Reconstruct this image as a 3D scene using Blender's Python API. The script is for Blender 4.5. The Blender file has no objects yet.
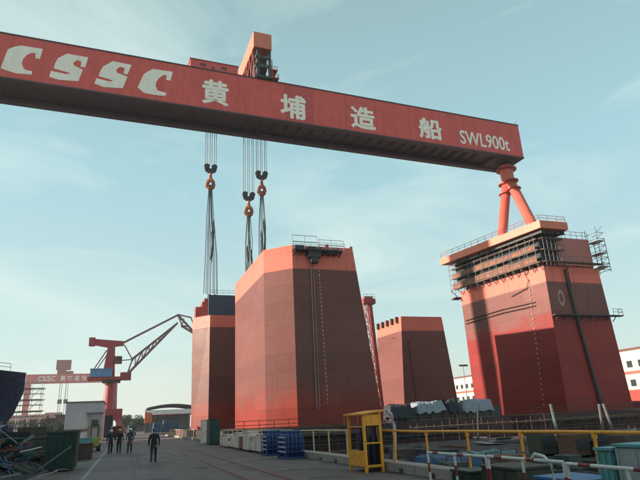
import bpy, bmesh, math, random
from mathutils import Vector, Matrix
R = math.radians
rng = random.Random(7)
SC = bpy.context.scene
COL = SC.collection

# ------------------------------------------------------------------ camera
F, CX, CY, EYE = 543.0, 320.0, 240.0, 1.75
_up = Vector((-80, -1640, 543)).normalized()          # world up seen in camera axes (x right, y down, z forward)
_fw = Vector((-196, 190, 543)); _fw = (_fw - _up * _fw.dot(_up)).normalized()
_rt = _fw.cross(_up)
if _rt.x < 0: _rt = -_rt
cam_d = bpy.data.cameras.new('camera'); cam = bpy.data.objects.new('camera', cam_d); COL.objects.link(cam)
cam_d.sensor_width = 36; cam_d.lens = F / 640 * 36; cam_d.clip_start = 0.1; cam_d.clip_end = 9000
cam.matrix_world = Matrix(((_rt.x, -_rt.y, -_rt.z, 0), (_fw.x, -_fw.y, -_fw.z, 0), (_up.x, -_up.y, -_up.z, EYE), (0, 0, 0, 1)))
SC.camera = cam

def ray(x, y):
    v = Vector((x - CX, y - CY, F)); return Vector((v.dot(_rt), v.dot(_fw), v.dot(_up)))
def pY(x, y, Y): r = ray(x, y); return r * (Y / r.y) + Vector((0, 0, EYE))
def pX(x, y, X): r = ray(x, y); return r * (X / r.x) + Vector((0, 0, EYE))
def pZ(x, y, z): r = ray(x, y); return r * ((z - EYE) / r.z) + Vector((0, 0, EYE))

# ------------------------------------------------------------------ sky, sun, exposure
SUN_EL, SUN_AZ = R(16), R(12)                          # azimuth measured from -X towards +Y
sdir = Vector((-math.cos(SUN_AZ) * math.cos(SUN_EL), math.sin(SUN_AZ) * math.cos(SUN_EL), math.sin(SUN_EL)))
W = bpy.data.worlds.new('World'); SC.world = W; W.use_nodes = True
nt = W.node_tree; nt.nodes.clear()
def N(t, **k):
    n = nt.nodes.new(t)
    for a, b in k.items(): setattr(n, a, b)
    return n
out = N('ShaderNodeOutputWorld'); bg = N('ShaderNodeBackground')
sky = N('ShaderNodeTexSky', sky_type='NISHITA'); sky.sun_disc = False
sky.sun_elevation = SUN_EL; sky.sun_rotation = math.atan2(sdir.x, sdir.y)
sky.air_density = 1.0; sky.dust_density = 1.2; sky.ozone_density = 1.0; sky.altitude = 0
tint = N('ShaderNodeMix', data_type='RGBA', blend_type='MULTIPLY'); tint.inputs[0].default_value = 1
tint.inputs[7].default_value = (0.95, 1.12, 0.92, 1)
tc = N('ShaderNodeTexCoord'); mp = N('ShaderNodeMapping'); mp.inputs['Scale'].default_value = (1.0, 1.0, 3.2); mp.inputs['Location'].default_value = (1.0627, 1.7095, 0.1228)
n1 = N('ShaderNodeTexNoise'); n1.inputs['Scale'].default_value = 2.3; n1.inputs['Detail'].default_value = 7; n1.inputs['Roughness'].default_value = 0.55; n1.inputs['Distortion'].default_value = 0.5
cr = N('ShaderNodeValToRGB'); cr.color_ramp.elements[0].position = 0.47; cr.color_ramp.elements[1].position = 0.80
cr.color_ramp.elements[1].color = (0.68, 0.68, 0.68, 1)
cl = N('ShaderNodeMix', data_type='RGBA', blend_type='MIX')
cl.inputs[7].default_value = (6.6, 7.6, 7.0, 1)
# the thin veil that whitens the whole sky
veil = N('ShaderNodeMix', data_type='RGBA', blend_type='MIX'); veil.inputs[0].default_value = 0.68
veil.inputs[7].default_value = (3.5, 6.1, 6.4, 1)
L = nt.links.new
sxyz = N('ShaderNodeSeparateXYZ'); vr = N('ShaderNodeValToRGB')
el = vr.color_ramp.elements; el[0].position = 0.0; el[0].color = (7.4, 7.2, 6.5, 1); el[1].position = 0.78; el[1].color = (2.9, 4.4, 4.5, 1)
e2 = el.new(0.12); e2.color = (5.6, 7.1, 7.1, 1); e3 = el.new(0.42); e3.color = (3.9, 6.4, 7.0, 1)
L(tc.outputs['Generated'], sxyz.inputs[0]); L(sxyz.outputs['Z'], vr.inputs[0]); L(vr.outputs[0], veil.inputs[7])
L(tc.outputs['Generated'], mp.inputs[0]); L(mp.outputs[0], n1.inputs['Vector']); L(n1.outputs['Fac'], cr.inputs[0])
L(sky.outputs[0], tint.inputs[6]); L(tint.outputs[2], veil.inputs[6]); L(veil.outputs[2], cl.inputs[6]); L(cr.outputs[0], cl.inputs[0])
L(cl.outputs[2], bg.inputs[0]); bg.inputs[1].default_value = 0.068; L(bg.outputs[0], out.inputs[0])
sl = bpy.data.lights.new('sun', 'SUN'); sl.energy = 5.0; sl.angle = R(0.6); sl.color = (1.0, 0.84, 0.68)
so = bpy.data.objects.new('sun', sl); COL.objects.link(so); so.rotation_euler = sdir.to_track_quat('Z', 'Y').to_euler(); so.location = (-80, 20, 60)
SC.view_settings.view_transform = 'Standard'; SC.view_settings.look = 'None'; SC.view_settings.exposure = 0.95; SC.view_settings.gamma = 1
SC.cycles.use_denoising = True; SC.cycles.max_bounces = 6; SC.cycles.volume_bounces = 0; SC.cycles.sample_clamp_indirect = 4

# ------------------------------------------------------------------ materials
MATS = {}
def mat(name, col, rough=0.55, var=0.12, scale=1.2, bump=0.0, metal=0.0, grime=0.0, gcol=(0.05, 0.035, 0.03), stretch=(1, 1, 1), spec=0.5, coat=0.0):
    if name in MATS: return MATS[name]
    m = bpy.data.materials.new(name); m.use_nodes = True; t = m.node_tree; b = t.nodes['Principled BSDF']
    b.inputs['Roughness'].default_value = rough; b.inputs['Metallic'].default_value = metal; b.inputs['Specular IOR Level'].default_value = spec
    b.inputs['Coat Weight'].default_value = coat
    tcn = t.nodes.new('ShaderNodeTexCoord'); mpn = t.nodes.new('ShaderNodeMapping'); mpn.inputs['Scale'].default_value = stretch
    t.links.new(tcn.outputs['Object'], mpn.inputs[0])
    n = t.nodes.new('ShaderNodeTexNoise'); n.inputs['Scale'].default_value = scale; n.inputs['Detail'].default_value = 6; n.inputs['Roughness'].default_value = 0.62
    t.links.new(mpn.outputs[0], n.inputs['Vector'])
    mr = t.nodes.new('ShaderNodeMapRange'); mr.inputs[1].default_value = 0.3; mr.inputs[2].default_value = 0.7; mr.inputs[3].default_value = 1 - var; mr.inputs[4].default_value = 1 + var
    t.links.new(n.outputs['Fac'], mr.inputs[0])
    mx = t.nodes.new('ShaderNodeMix'); mx.data_type = 'RGBA'; mx.blend_type = 'MULTIPLY'; mx.inputs[0].default_value = 1; mx.inputs[6].default_value = (*col, 1)
    t.links.new(mr.outputs[0], mx.inputs[7]); last = mx.outputs[2]
    if grime > 0:
        n2 = t.nodes.new('ShaderNodeTexNoise'); n2.inputs['Scale'].default_value = scale * 2.7; n2.inputs['Detail'].default_value = 8; n2.inputs['Roughness'].default_value = 0.7
        t.links.new(mpn.outputs[0], n2.inputs['Vector'])
        r2 = t.nodes.new('ShaderNodeMapRange'); r2.inputs[1].default_value = 0.52; r2.inputs[2].default_value = 0.68; r2.inputs[3].default_value = 0; r2.inputs[4].default_value = grime
        t.links.new(n2.outputs['Fac'], r2.inputs[0])
        m2 = t.nodes.new('ShaderNodeMix'); m2.data_type = 'RGBA'; m2.inputs[7].default_value = (*gcol, 1)
        t.links.new(r2.outputs[0], m2.inputs[0]); t.links.new(last, m2.inputs[6]); last = m2.outputs[2]
    t.links.new(last, b.inputs['Base Color'])
    if bump > 0:
        bn = t.nodes.new('ShaderNodeBump'); bn.inputs['Strength'].default_value = bump; bn.inputs['Distance'].default_value = 0.05
        n3 = t.nodes.new('ShaderNodeTexNoise'); n3.inputs['Scale'].default_value = scale * 6; n3.inputs['Detail'].default_value = 5
        t.links.new(mpn.outputs[0], n3.inputs['Vector']); t.links.new(n3.outputs['Fac'], bn.inputs['Height']); t.links.new(bn.outputs[0], b.inputs['Normal'])
    MATS[name] = m; return m

def column_mat(name, z_band, z_red, red_soft, top, mid, low, waver=1.0, spec=0.32):
    """three coats of hull paint one above the other, rolled on unevenly, with welded plate seams"""
    m = bpy.data.materials.new(name); m.use_nodes = True; t = m.node_tree; b = t.nodes['Principled BSDF']
    A = t.nodes.new; K = t.links.new
    tcn = A('ShaderNodeTexCoord'); sep = A('ShaderNodeSeparateXYZ'); K(tcn.outputs['Object'], sep.inputs[0])
    def noise(scale, st, det=6):
        mpn = A('ShaderNodeMapping'); mpn.inputs['Scale'].default_value = st; K(tcn.outputs['Object'], mpn.inputs[0])
        n = A('ShaderNodeTexNoise'); n.inputs['Scale'].default_value = scale; n.inputs['Detail'].default_value = det; n.inputs['Roughness'].default_value = 0.6
        K(mpn.outputs[0], n.inputs['Vector']); return n.outputs['Fac']
    def math_(op, a, bb):
        q = A('ShaderNodeMath'); q.operation = op
        for i, v in enumerate((a, bb)):
            if isinstance(v, (int, float)): q.inputs[i].default_value = v
            else: K(v, q.inputs[i])
        return q.outputs[0]
    def rng_(v, a, c, lo=0, hi=1):
        q = A('ShaderNodeMapRange'); q.inputs[1].default_value = a; q.inputs[2].default_value = c; q.inputs[3].default_value = lo; q.inputs[4].default_value = hi
        K(v, q.inputs[0]); return q.outputs[0]
    def mix(f, a, c, bt='MIX'):
        q = A('ShaderNodeMix'); q.data_type = 'RGBA'; q.blend_type = bt
        for i, v in ((0, f), (6, a), (7, c)):
            if isinstance(v, (int, float)): q.inputs[i].default_value = v
            elif isinstance(v, tuple): q.inputs[i].default_value = (*v, 1)
            else: K(v, q.inputs[i])
        return q.outputs[2]
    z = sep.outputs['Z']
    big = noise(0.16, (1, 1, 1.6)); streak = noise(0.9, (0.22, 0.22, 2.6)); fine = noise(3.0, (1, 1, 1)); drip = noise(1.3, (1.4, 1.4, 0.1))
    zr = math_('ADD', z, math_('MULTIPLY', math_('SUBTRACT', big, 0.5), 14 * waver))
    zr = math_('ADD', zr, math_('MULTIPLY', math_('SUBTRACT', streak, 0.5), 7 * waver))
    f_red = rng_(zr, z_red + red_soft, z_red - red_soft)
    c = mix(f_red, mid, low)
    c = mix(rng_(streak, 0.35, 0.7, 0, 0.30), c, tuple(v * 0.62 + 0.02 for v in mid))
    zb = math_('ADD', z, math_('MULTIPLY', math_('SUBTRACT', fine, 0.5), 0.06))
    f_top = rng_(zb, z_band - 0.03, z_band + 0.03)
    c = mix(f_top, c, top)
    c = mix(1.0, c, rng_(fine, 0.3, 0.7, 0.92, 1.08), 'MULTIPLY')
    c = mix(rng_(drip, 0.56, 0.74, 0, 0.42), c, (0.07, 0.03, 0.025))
    br0 = A('ShaderNodeTexBrick'); br0.inputs['Scale'].default_value = 1; br0.inputs['Brick Width'].default_value = 8.0; br0.inputs['Row Height'].default_value = 2.6; br0.inputs['Mortar Size'].default_value = 0.025; br0.offset = 0.35
    br0.inputs['Color1'].default_value = (0.90,0.90,0.90,1); br0.inputs['Color2'].default_value = (1.09,1.08,1.07,1); br0.inputs['Mortar'].default_value = (0.74,0.72,0.72,1)
    cm0 = A('ShaderNodeCombineXYZ'); K(math_('ADD', sep.outputs['X'], sep.outputs['Y']), cm0.inputs[0]); K(z, cm0.inputs[1]); K(cm0.outputs[0], br0.inputs['Vector'])
    c = mix(1.0, c, br0.outputs['Color'], 'MULTIPLY')
    run = noise(2.2, (1.0, 1.0, 0.035), 4); patch = noise(0.35, (1, 1, 1), 5)
    c = mix(math_('MULTIPLY', rng_(run, 0.60, 0.72, 0, 0.5), rng_(patch, 0.45, 0.6)), c, (0.16, 0.05, 0.025))
    K(c, b.inputs['Base Color'])
    K(rng_(big, 0.3, 0.7, 0.38, 0.52), b.inputs['Roughness']); b.inputs['Specular IOR Level'].default_value = spec
    # plate seams
    br = A('ShaderNodeTexBrick'); br.inputs['Scale'].default_value = 1; br.inputs['Brick Width'].default_value = 8.0; br.inputs['Row Height'].default_value = 2.6; br.inputs['Mortar Size'].default_value = 0.03; br.offset = 0.35
    cmb = A('ShaderNodeCombineXYZ'); K(math_('ADD', sep.outputs['X'], sep.outputs['Y']), cmb.inputs[0]); K(z, cmb.inputs[1]); K(cmb.outputs[0], br.inputs['Vector'])
    bn = A('ShaderNodeBump'); bn.inputs['Strength'].default_value = 0.35; bn.inputs['Distance'].default_value = 0.03
    K(math_('ADD', br.outputs['Fac'], math_('MULTIPLY', noise(0.5, (1, 1, 1)), 2.0)), bn.inputs['Height']); K(bn.outputs[0], b.inputs['Normal'])
    return m

RED = mat('crane_red', (0.64, 0.095, 0.082), 0.55, 0.12, 0.5, 0.1, grime=0.35, gcol=(0.22,0.05,0.045), stretch=(1, 1, 0.22), spec=0.3)
REDD = mat('crane_red_worn', (0.34, 0.055, 0.045), 0.55, 0.2, 0.7, 0.15, grime=0.5)
LEGM = mat('leg_red_orange', (0.58, 0.115, 0.080), 0.5, 0.12, 0.4, 0.1, grime=0.35, gcol=(0.2,0.06,0.05))
ORANGE = mat('crane_orange', (0.62, 0.16, 0.09), 0.5, 0.1, 0.4, 0.1, grime=0.25)
WHITE = mat('white_paint', (0.62, 0.60, 0.57), 0.55, 0.12, 3.0, grime=0.6, gcol=(0.2, 0.15, 0.12))
LETTER = mat('letter_paint', (0.90, 0.83, 0.72), 0.5, 0.06, 0.8, grime=0.2, gcol=(0.5, 0.42, 0.38), stretch=(1, 1, 0.3))
DARK = mat('dark_steel', (0.035, 0.033, 0.038), 0.6, 0.3, 1.5, 0.1)
GREY = mat('grey_steel', (0.16, 0.16, 0.17), 0.55, 0.2, 1.5, 0.1, grime=0.4)
ROPE = mat('wire_rope', (0.05, 0.05, 0.055), 0.6, 0.2, 3.0)
SLING = mat('sling_fibre', (0.10, 0.108, 0.115), 0.8, 0.3, 2.0)
HOOKM = mat('hook_ochre', (0.34, 0.12, 0.06), 0.55, 0.25, 1.0, grime=0.4)
YEL = mat('yellow_paint', (0.90, 0.345, 0.025), 0.5, 0.15, 2.0, 0.1, grime=0.45, gcol=(0.16, 0.08, 0.04))
YELP = mat('faded_yellow_paint', (0.62, 0.44, 0.26), 0.55, 0.15, 2.0, 0.1, grime=0.4, gcol=(0.2, 0.1, 0.06))
CONC = mat('concrete', (0.32, 0.255, 0.225), 0.85, 0.18, 0.9, 0.3, grime=0.45, gcol=(0.10, 0.09, 0.085))
RUST = mat('rusty_steel', (0.13, 0.06, 0.04), 0.8, 0.35, 2.0, 0.3, grime=0.5, gcol=(0.04, 0.03, 0.03))
NAVY = mat('navy_paint', (0.022, 0.034, 0.075), 0.45, 0.25, 0.8, 0.05, grime=0.3, gcol=(0.03, 0.03, 0.035))
BLUE = mat('blue_paint', (0.025, 0.055, 0.17), 0.45, 0.2, 1.5, grime=0.3, gcol=(0.02, 0.02, 0.03))
CRBLUE = mat('crane_house_blue', (0.13, 0.30, 0.52), 0.5, 0.1, 0.8, grime=0.2)
TEAL = mat('teal_paint', (0.12, 0.30, 0.31), 0.55, 0.15, 1.5, grime=0.3)
SKYB = mat('bright_blue_paint', (0.03, 0.18, 0.38), 0.5, 0.15, 1.5, grime=0.3)
GREEN = mat('green_paint', (0.012, 0.040, 0.032), 0.55, 0.25, 1.5, 0.15, grime=0.4, gcol=(0.03, 0.02, 0.015))
OLIVE = mat('olive_box', (0.060, 0.054, 0.036), 0.7, 0.2, 1.5, 0.1, grime=0.3)
BROWN = mat('brown_box', (0.075, 0.042, 0.032), 0.75, 0.25, 1.5, 0.15, grime=0.3)
CREAM = mat('cream_wall', (0.66, 0.58, 0.44), 0.8, 0.08, 0.2, grime=0.2, gcol=(0.4, 0.33, 0.26))
PALE = mat('pale_sheet_wall', (0.50, 0.51, 0.54), 0.65, 0.06, 0.5, grime=0.2, gcol=(0.3, 0.28, 0.27))
GLASS = mat('dark_glass', (0.02, 0.025, 0.03), 0.12, 0.1, 1.0)
TARP = mat('pale_tarp', (0.23, 0.25, 0.31), 0.75, 0.15, 2.0, 0.4, grime=0.3, gcol=(0.15, 0.16, 0.2))
BTARP = mat('blue_tarp', (0.028, 0.065, 0.15), 0.7, 0.25, 2.0, 0.4)
DTARP = mat('dark_tarp', (0.018, 0.02, 0.03), 0.7, 0.25, 2.0, 0.4)
RBAND = mat('barrier_red', (0.22, 0.025, 0.025), 0.5, 0.2, 3.0, grime=0.4)
WOOD = mat('old_planks', (0.17, 0.115, 0.075), 0.85, 0.3, 2.0, 0.3)
TYRE = mat('rubber', (0.02, 0.02, 0.02), 0.85, 0.2, 3.0)
LIME = mat('lime_paint', (0.30, 0.27, 0.04), 0.5, 0.15, 2.0, grime=0.3)
ORNG = mat('orange_tarp', (0.62, 0.17, 0.07), 0.7, 0.15, 1.0)
SKINM = mat('skin', (0.36, 0.20, 0.14), 0.6, 0.05, 8.0)
HAIR = mat('dark_hair', (0.015, 0.012, 0.012), 0.6, 0.2, 20.0)
SHOE = mat('work_boots', (0.02, 0.018, 0.016), 0.6, 0.2, 10.0)
BARK = mat('bark', (0.07, 0.05, 0.04), 0.9, 0.3, 3.0)
LEAF = mat('leaves', (0.045, 0.075, 0.035), 0.7, 0.45, 0.8)

# ------------------------------------------------------------------ mesh helpers
class MB:
    def __init__(s): s.v = []; s.f = []
    def add(s, vs, fs):
        o = len(s.v); s.v += [Vector(p) for p in vs]; s.f += [tuple(i + o for i in f) for f in fs]; return s
    def box(s, x0, x1, y0, y1, z0, z1):
        return s.add([(x0,y0,z0),(x1,y0,z0),(x1,y1,z0),(x0,y1,z0),(x0,y0,z1),(x1,y0,z1),(x1,y1,z1),(x0,y1,z1)],
                     [(0,3,2,1),(4,5,6,7),(0,1,5,4),(1,2,6,5),(2,3,7,6),(3,0,4,7)])
    def obox(s, c, ax, ay, az):      # centre and three half-axes
        c, ax, ay, az = map(Vector, (c, ax, ay, az))
        return s.add([c-ax-ay-az, c+ax-ay-az, c+ax+ay-az, c-ax+ay-az, c-ax-ay+az, c+ax-ay+az, c+ax+ay+az, c-ax+ay+az],
                     [(0,3,2,1),(4,5,6,7),(0,1,5,4),(1,2,6,5),(2,3,7,6),(3,0,4,7)])
    def bar(s, p, q, w, h=None, upv=(0,0,1)):
        p, q = Vector(p), Vector(q); h = w if h is None else h
        d = q - p; u = Vector(upv)
        if abs(d.normalized().dot(u)) > 0.97: u = Vector((0,1,0))
        a = d.cross(u).normalized(); b = a.cross(d).normalized()
        return s.obox((p+q)/2, d/2, a*w/2, b*h/2)
    def tube(s, p, q, r, n=8, r2=None, cap=True):
        p, q = Vector(p), Vector(q); r2 = r if r2 is None else r2
        d = (q-p).normalized(); u = Vector((0,0,1)) if abs(d.z) < 0.95 else Vector((0,1,0))
        a = d.cross(u).normalized(); b = d.cross(a)
        vs = []
        for c, rr in ((p, r), (q, r2)):
            for i in range(n):
                t = 2*math.pi*i/n; vs.append(c + a*math.cos(t)*rr + b*math.sin(t)*rr)
        fs = [(i, (i+1)%n, n+(i+1)%n, n+i) for i in range(n)]
        if cap: fs += [tuple(range(n-1,-1,-1)), tuple(range(n, 2*n))]
        return s.add(vs, fs)
    def path(s, pts, r, n=6):
        pts = [Vector(p) for p in pts]; rings = []
        for i, p in enumerate(pts):
            d = (pts[min(i+1,len(pts)-1)] - pts[max(i-1,0)]).normalized()
            u = Vector((0,0,1)) if abs(d.z) < 0.95 else Vector((0,1,0))
            a = d.cross(u).normalized(); b = d.cross(a)
            rr = r[i] if isinstance(r, (list, tuple)) else r
            rings.append([p + a*math.cos(2*math.pi*k/n)*rr + b*math.sin(2*math.pi*k/n)*rr for k in range(n)])
        o = len(s.v)
        for g in rings: s.v += g
        for i in range(len(rings)-1):
            for k in range(n):
                s.f.append((o+i*n+k, o+i*n+(k+1)%n, o+(i+1)*n+(k+1)%n, o+(i+1)*n+k))
        s.f.append(tuple(o+k for k in range(n-1,-1,-1))); s.f.append(tuple(o+(len(rings)-1)*n+k for k in range(n)))
        return s
    def prism(s, lower, upper):       # two rings of equal length
        n = len(lower)
        return s.add(list(lower)+list(upper), [(i,(i+1)%n,n+(i+1)%n,n+i) for i in range(n)] + [tuple(range(n-1,-1,-1)), tuple(range(n,2*n))])
    def lathe(s, c, prof, n=12):      # profile (r, z) about vertical through c
        c = Vector(c); o = len(s.v); k = len(prof)
        for r, z in prof:
            for i in range(n): s.v.append(c + Vector((r*math.cos(2*math.pi*i/n), r*math.sin(2*math.pi*i/n), z)))
        for j in range(k-1):
            for i in range(n): s.f.append((o+j*n+i, o+j*n+(i+1)%n, o+(j+1)*n+(i+1)%n, o+(j+1)*n+i))
        s.f.append(tuple(o+i for i in range(n-1,-1,-1))); s.f.append(tuple(o+(k-1)*n+i for i in range(n)))
        return s
    def sphere(s, c, rx, ry=None, rz=None, n=10, m=7):
        ry = rx if ry is None else ry; rz = rx if rz is None else rz
        c = Vector(c); o = len(s.v)
        s.v.append(c + Vector((0,0,-rz)))
        for j in range(1, m):
            t = -math.pi/2 + math.pi*j/m
            for i in range(n): s.v.append(c + Vector((rx*math.cos(t)*math.cos(2*math.pi*i/n), ry*math.cos(t)*math.sin(2*math.pi*i/n), rz*math.sin(t))))
        s.v.append(c + Vector((0,0,rz))); e = len(s.v)-1
        for i in range(n):
            s.f.append((o, o+1+(i+1)%n, o+1+i)); s.f.append((e, o+1+(m-2)*n+i, o+1+(m-2)*n+(i+1)%n))
        for j in range(m-2):
            for i in range(n): s.f.append((o+1+j*n+i, o+1+j*n+(i+1)%n, o+1+(j+1)*n+(i+1)%n, o+1+(j+1)*n+i))
        return s
    def build(s, name, material, parent=None, smooth=False, bevel=0.0):
        org = wpos(parent) if parent else Vector((0,0,0))
        me = bpy.data.meshes.new(name); me.from_pydata([v - org for v in s.v], [], s.f)
        me.materials.append(material)
        bm = bmesh.new(); bm.from_mesh(me); bmesh.ops.recalc_face_normals(bm, faces=bm.faces)
        if bevel > 0: bmesh.ops.bevel(bm, geom=[e for e in bm.edges if len(e.link_faces) == 2 and e.calc_face_angle(0) > 0.5], offset=bevel, segments=1, affect='EDGES', clamp_overlap=True)
        bm.to_mesh(me); bm.free()
        if smooth:
            for p in me.polygons: p.use_smooth = True
        o = bpy.data.objects.new(name, me); COL.objects.link(o); o.parent = parent
        return o
def wpos(o):
    p = Vector((0,0,0))
    while o: p += o.location; o = o.parent
    return p
def tag(o, label=None, cat=None, group=None, kind=None):
    if label: o['label'] = label
    if cat: o['category'] = cat
    if group: o['group'] = group
    if kind: o['kind'] = kind
    return o
def thing(name, label, cat, loc=(0,0,0), group=None):
    o = bpy.data.objects.new(name, None); COL.objects.link(o); o.location = loc; o.empty_display_size = 0.3
    return tag(o, label, cat, group)
def struct(o): o['kind'] = 'structure'; return o
def copy_tree(o, parent=None):
    c = o.copy(); COL.objects.link(c); c.parent = parent
    for ch in [q for q in o.children]: copy_tree(ch, c)
    return c
def lerp(a, b, t): return Vector(a)*(1-t) + Vector(b)*t

# ------------------------------------------------------------------ ground, road, dock
def asphalt(name, base, base2):
    m = bpy.data.materials.new(name); m.use_nodes = True; t = m.node_tree; b = t.nodes['Principled BSDF']; A = t.nodes.new; K = t.links.new
    tcn = A('ShaderNodeTexCoord')
    n1 = A('ShaderNodeTexNoise'); n1.inputs['Scale'].default_value = 0.22; n1.inputs['Detail'].default_value = 8; n1.inputs['Roughness'].default_value = 0.65
    n2 = A('ShaderNodeTexNoise'); n2.inputs['Scale'].default_value = 14; n2.inputs['Detail'].default_value = 4
    mpn = A('ShaderNodeMapping'); mpn.inputs['Scale'].default_value = (1.6, 0.12, 1); K(tcn.outputs['Object'], mpn.inputs[0])
    n3 = A('ShaderNodeTexNoise'); n3.inputs['Scale'].default_value = 1.0; n3.inputs['Detail'].default_value = 5; K(mpn.outputs[0], n3.inputs['Vector'])
    for q in (n1, n2): K(tcn.outputs['Object'], q.inputs['Vector'])
    r = A('ShaderNodeValToRGB'); r.color_ramp.elements[0].position = 0.35; r.color_ramp.elements[0].color = (*base, 1); r.color_ramp.elements[1].position = 0.68; r.color_ramp.elements[1].color = (*base2, 1)
    mm = A('ShaderNodeMix'); mm.data_type = 'FLOAT'; mm.inputs[0].default_value = 0.5; K(n1.outputs['Fac'], mm.inputs[2]); K(n3.outputs['Fac'], mm.inputs[3]); K(mm.outputs[0], r.inputs[0])
    mx = A('ShaderNodeMix'); mx.data_type = 'RGBA'; mx.blend_type = 'MULTIPLY'; mx.inputs[0].default_value = 1
    mr = A('ShaderNodeMapRange'); mr.inputs[1].default_value = 0.3; mr.inputs[2].default_value = 0.7; mr.inputs[3].default_value = 0.75; mr.inputs[4].default_value = 1.2; K(n2.outputs['Fac'], mr.inputs[0])
    K(r.outputs[0], mx.inputs[6]); K(mr.outputs[0], mx.inputs[7]); base = mx.outputs[2]
    def layer(base, scale, det, lo, hi, amt, col, st=(1,1,1), seed=0.0):
        mq = A('ShaderNodeMapping'); mq.inputs['Scale'].default_value = st; mq.inputs['Location'].default_value = (seed, seed*1.7, 0); K(tcn.outputs['Object'], mq.inputs[0])
        q = A('ShaderNodeTexNoise'); q.inputs['Scale'].default_value = scale; q.inputs['Detail'].default_value = det; K(mq.outputs[0], q.inputs['Vector'])
        w = A('ShaderNodeMapRange'); w.inputs[1].default_value = lo; w.inputs[2].default_value = hi; w.inputs[3].default_value = 0; w.inputs[4].default_value = amt; K(q.outputs['Fac'], w.inputs[0])
        x = A('ShaderNodeMix'); x.data_type = 'RGBA'; x.inputs[7].default_value = (*col, 1); K(w.outputs[0], x.inputs[0]); K(base, x.inputs[6]); return x.outputs[2]
    base = layer(base, 0.55, 3, 0.57, 0.62, 0.55, (0.030,0.024,0.024), seed=3.1)            # oil and damp
    base = layer(base, 0.8, 4, 0.58, 0.64, 0.45, (0.17,0.145,0.135), st=(1,0.5,1), seed=9.4)  # dusty patches
    base = layer(base, 1.0, 3, 0.60, 0.68, 0.5, (0.033,0.027,0.027), st=(2.6,0.03,1), seed=5.0) # tyre marks along the road
    vo = A('ShaderNodeTexVoronoi'); vo.feature = 'DISTANCE_TO_EDGE'; vo.inputs['Scale'].default_value = 0.33; vn = A('ShaderNodeMix'); vn.data_type = 'RGBA'; vn.blend_type = 'LINEAR_LIGHT'; vn.inputs[0].default_value = 0.35
    K(tcn.outputs['Object'], vn.inputs[6]); K(n1.outputs['Color'], vn.inputs[7]); K(vn.outputs[2], vo.inputs['Vector'])
    cw = A('ShaderNodeMapRange'); cw.inputs[1].default_value = 0.0; cw.inputs[2].default_value = 0.012; cw.inputs[3].default_value = 0.65; cw.inputs[4].default_value = 0; K(vo.outputs['Distance'], cw.inputs[0])
    cx_ = A('ShaderNodeMix'); cx_.data_type = 'RGBA'; cx_.inputs[7].default_value = (0.025,0.02,0.02,1); K(cw.outputs[0], cx_.inputs[0]); K(base, cx_.inputs[6]); K(cx_.outputs[2], b.inputs['Base Color'])
    mr2 = A('ShaderNodeMapRange'); mr2.inputs[1].default_value = 0.35; mr2.inputs[2].default_value = 0.7; mr2.inputs[3].default_value = 0.6; mr2.inputs[4].default_value = 0.9; K(n1.outputs['Fac'], mr2.inputs[0]); K(mr2.outputs[0], b.inputs['Roughness'])
    bn = A('ShaderNodeBump'); bn.inputs['Strength'].default_value = 0.25; bn.inputs['Distance'].default_value = 0.02; K(n2.outputs['Fac'], bn.inputs['Height']); K(bn.outputs[0], b.inputs['Normal'])
    return m
GROUNDM = asphalt('yard_ground', (0.095, 0.062, 0.060), (0.160, 0.112, 0.104))
ROADM = asphalt('road_asphalt', (0.095, 0.062, 0.061), (0.160, 0.112, 0.106))
XD, XR, YD0, YD1, ZF = 9.0, 112.0, -60.0, 214.0, -9.0
g = MB()
for x0, x1, y0, y1 in ((-3000, XD, -400, 4000), (XR, 3000, -400, 4000), (XD, XR, YD1, 4000), (XD, XR, -400, YD0)):
    g.add([(x0,y0,0),(x1,y0,0),(x1,y1,0),(x0,y1,0)], [(0,1,2,3)])
struct(g.build('ground', GROUNDM))
struct(MB().box(XD-0.6, XR+0.6, YD0-0.6, YD1+0.6, ZF-0.4, ZF).build('dock_floor', CONC))
w = MB(); w.box(XD-0.55, XD-0.02, YD0, YD1, ZF+0.002, -0.004); w.box(XR+0.02, XR+0.6, YD0, YD1, ZF+0.002, -0.004); w.box(XD-0.5, XR+0.5, YD1+0.02, YD1+0.6, ZF+0.002, -0.004); w.box(XD-0.5, XR+0.5, YD0-0.6, YD0-0.02, ZF+0.002, -0.004)
struct(w.build('dock_wall', CONC))
struct(MB().add([(-1.35,-20,0.004),(7.2,-20,0.004),(7.2,260,0.004),(-1.35,260,0.004)], [(0,1,2,3)]).build('road', ROADM))
lm = mat('worn_line_paint', (0.24, 0.21, 0.21), 0.7, 0.3, 1.2, grime=0.85, gcol=(0.09, 0.085, 0.085))
struct(MB().add([(-1.48,4,0.008),(-1.30,4,0.008),(-1.30,120,0.008),(-1.48,120,0.008)], [(0,1,2,3)]).build('road_line', lm))
RAILM = mat('rail_rust', (0.17, 0.055, 0.05), 0.55, 0.25, 2.0, grime=0.4, gcol=(0.05, 0.03, 0.03))
for X in (3.92, 5.06):          # two sunk crane rails, each with its groove and steel edging
    m = MB(); m.box(X-0.035, X+0.035, 2, 200, -0.02, 0.022); m.box(X-0.11, X-0.075, 2, 200, -0.02, 0.014); m.box(X+0.075, X+0.11, 2, 200, -0.02, 0.014)
    rl = struct(m.build('track_rail', RAILM))
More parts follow.
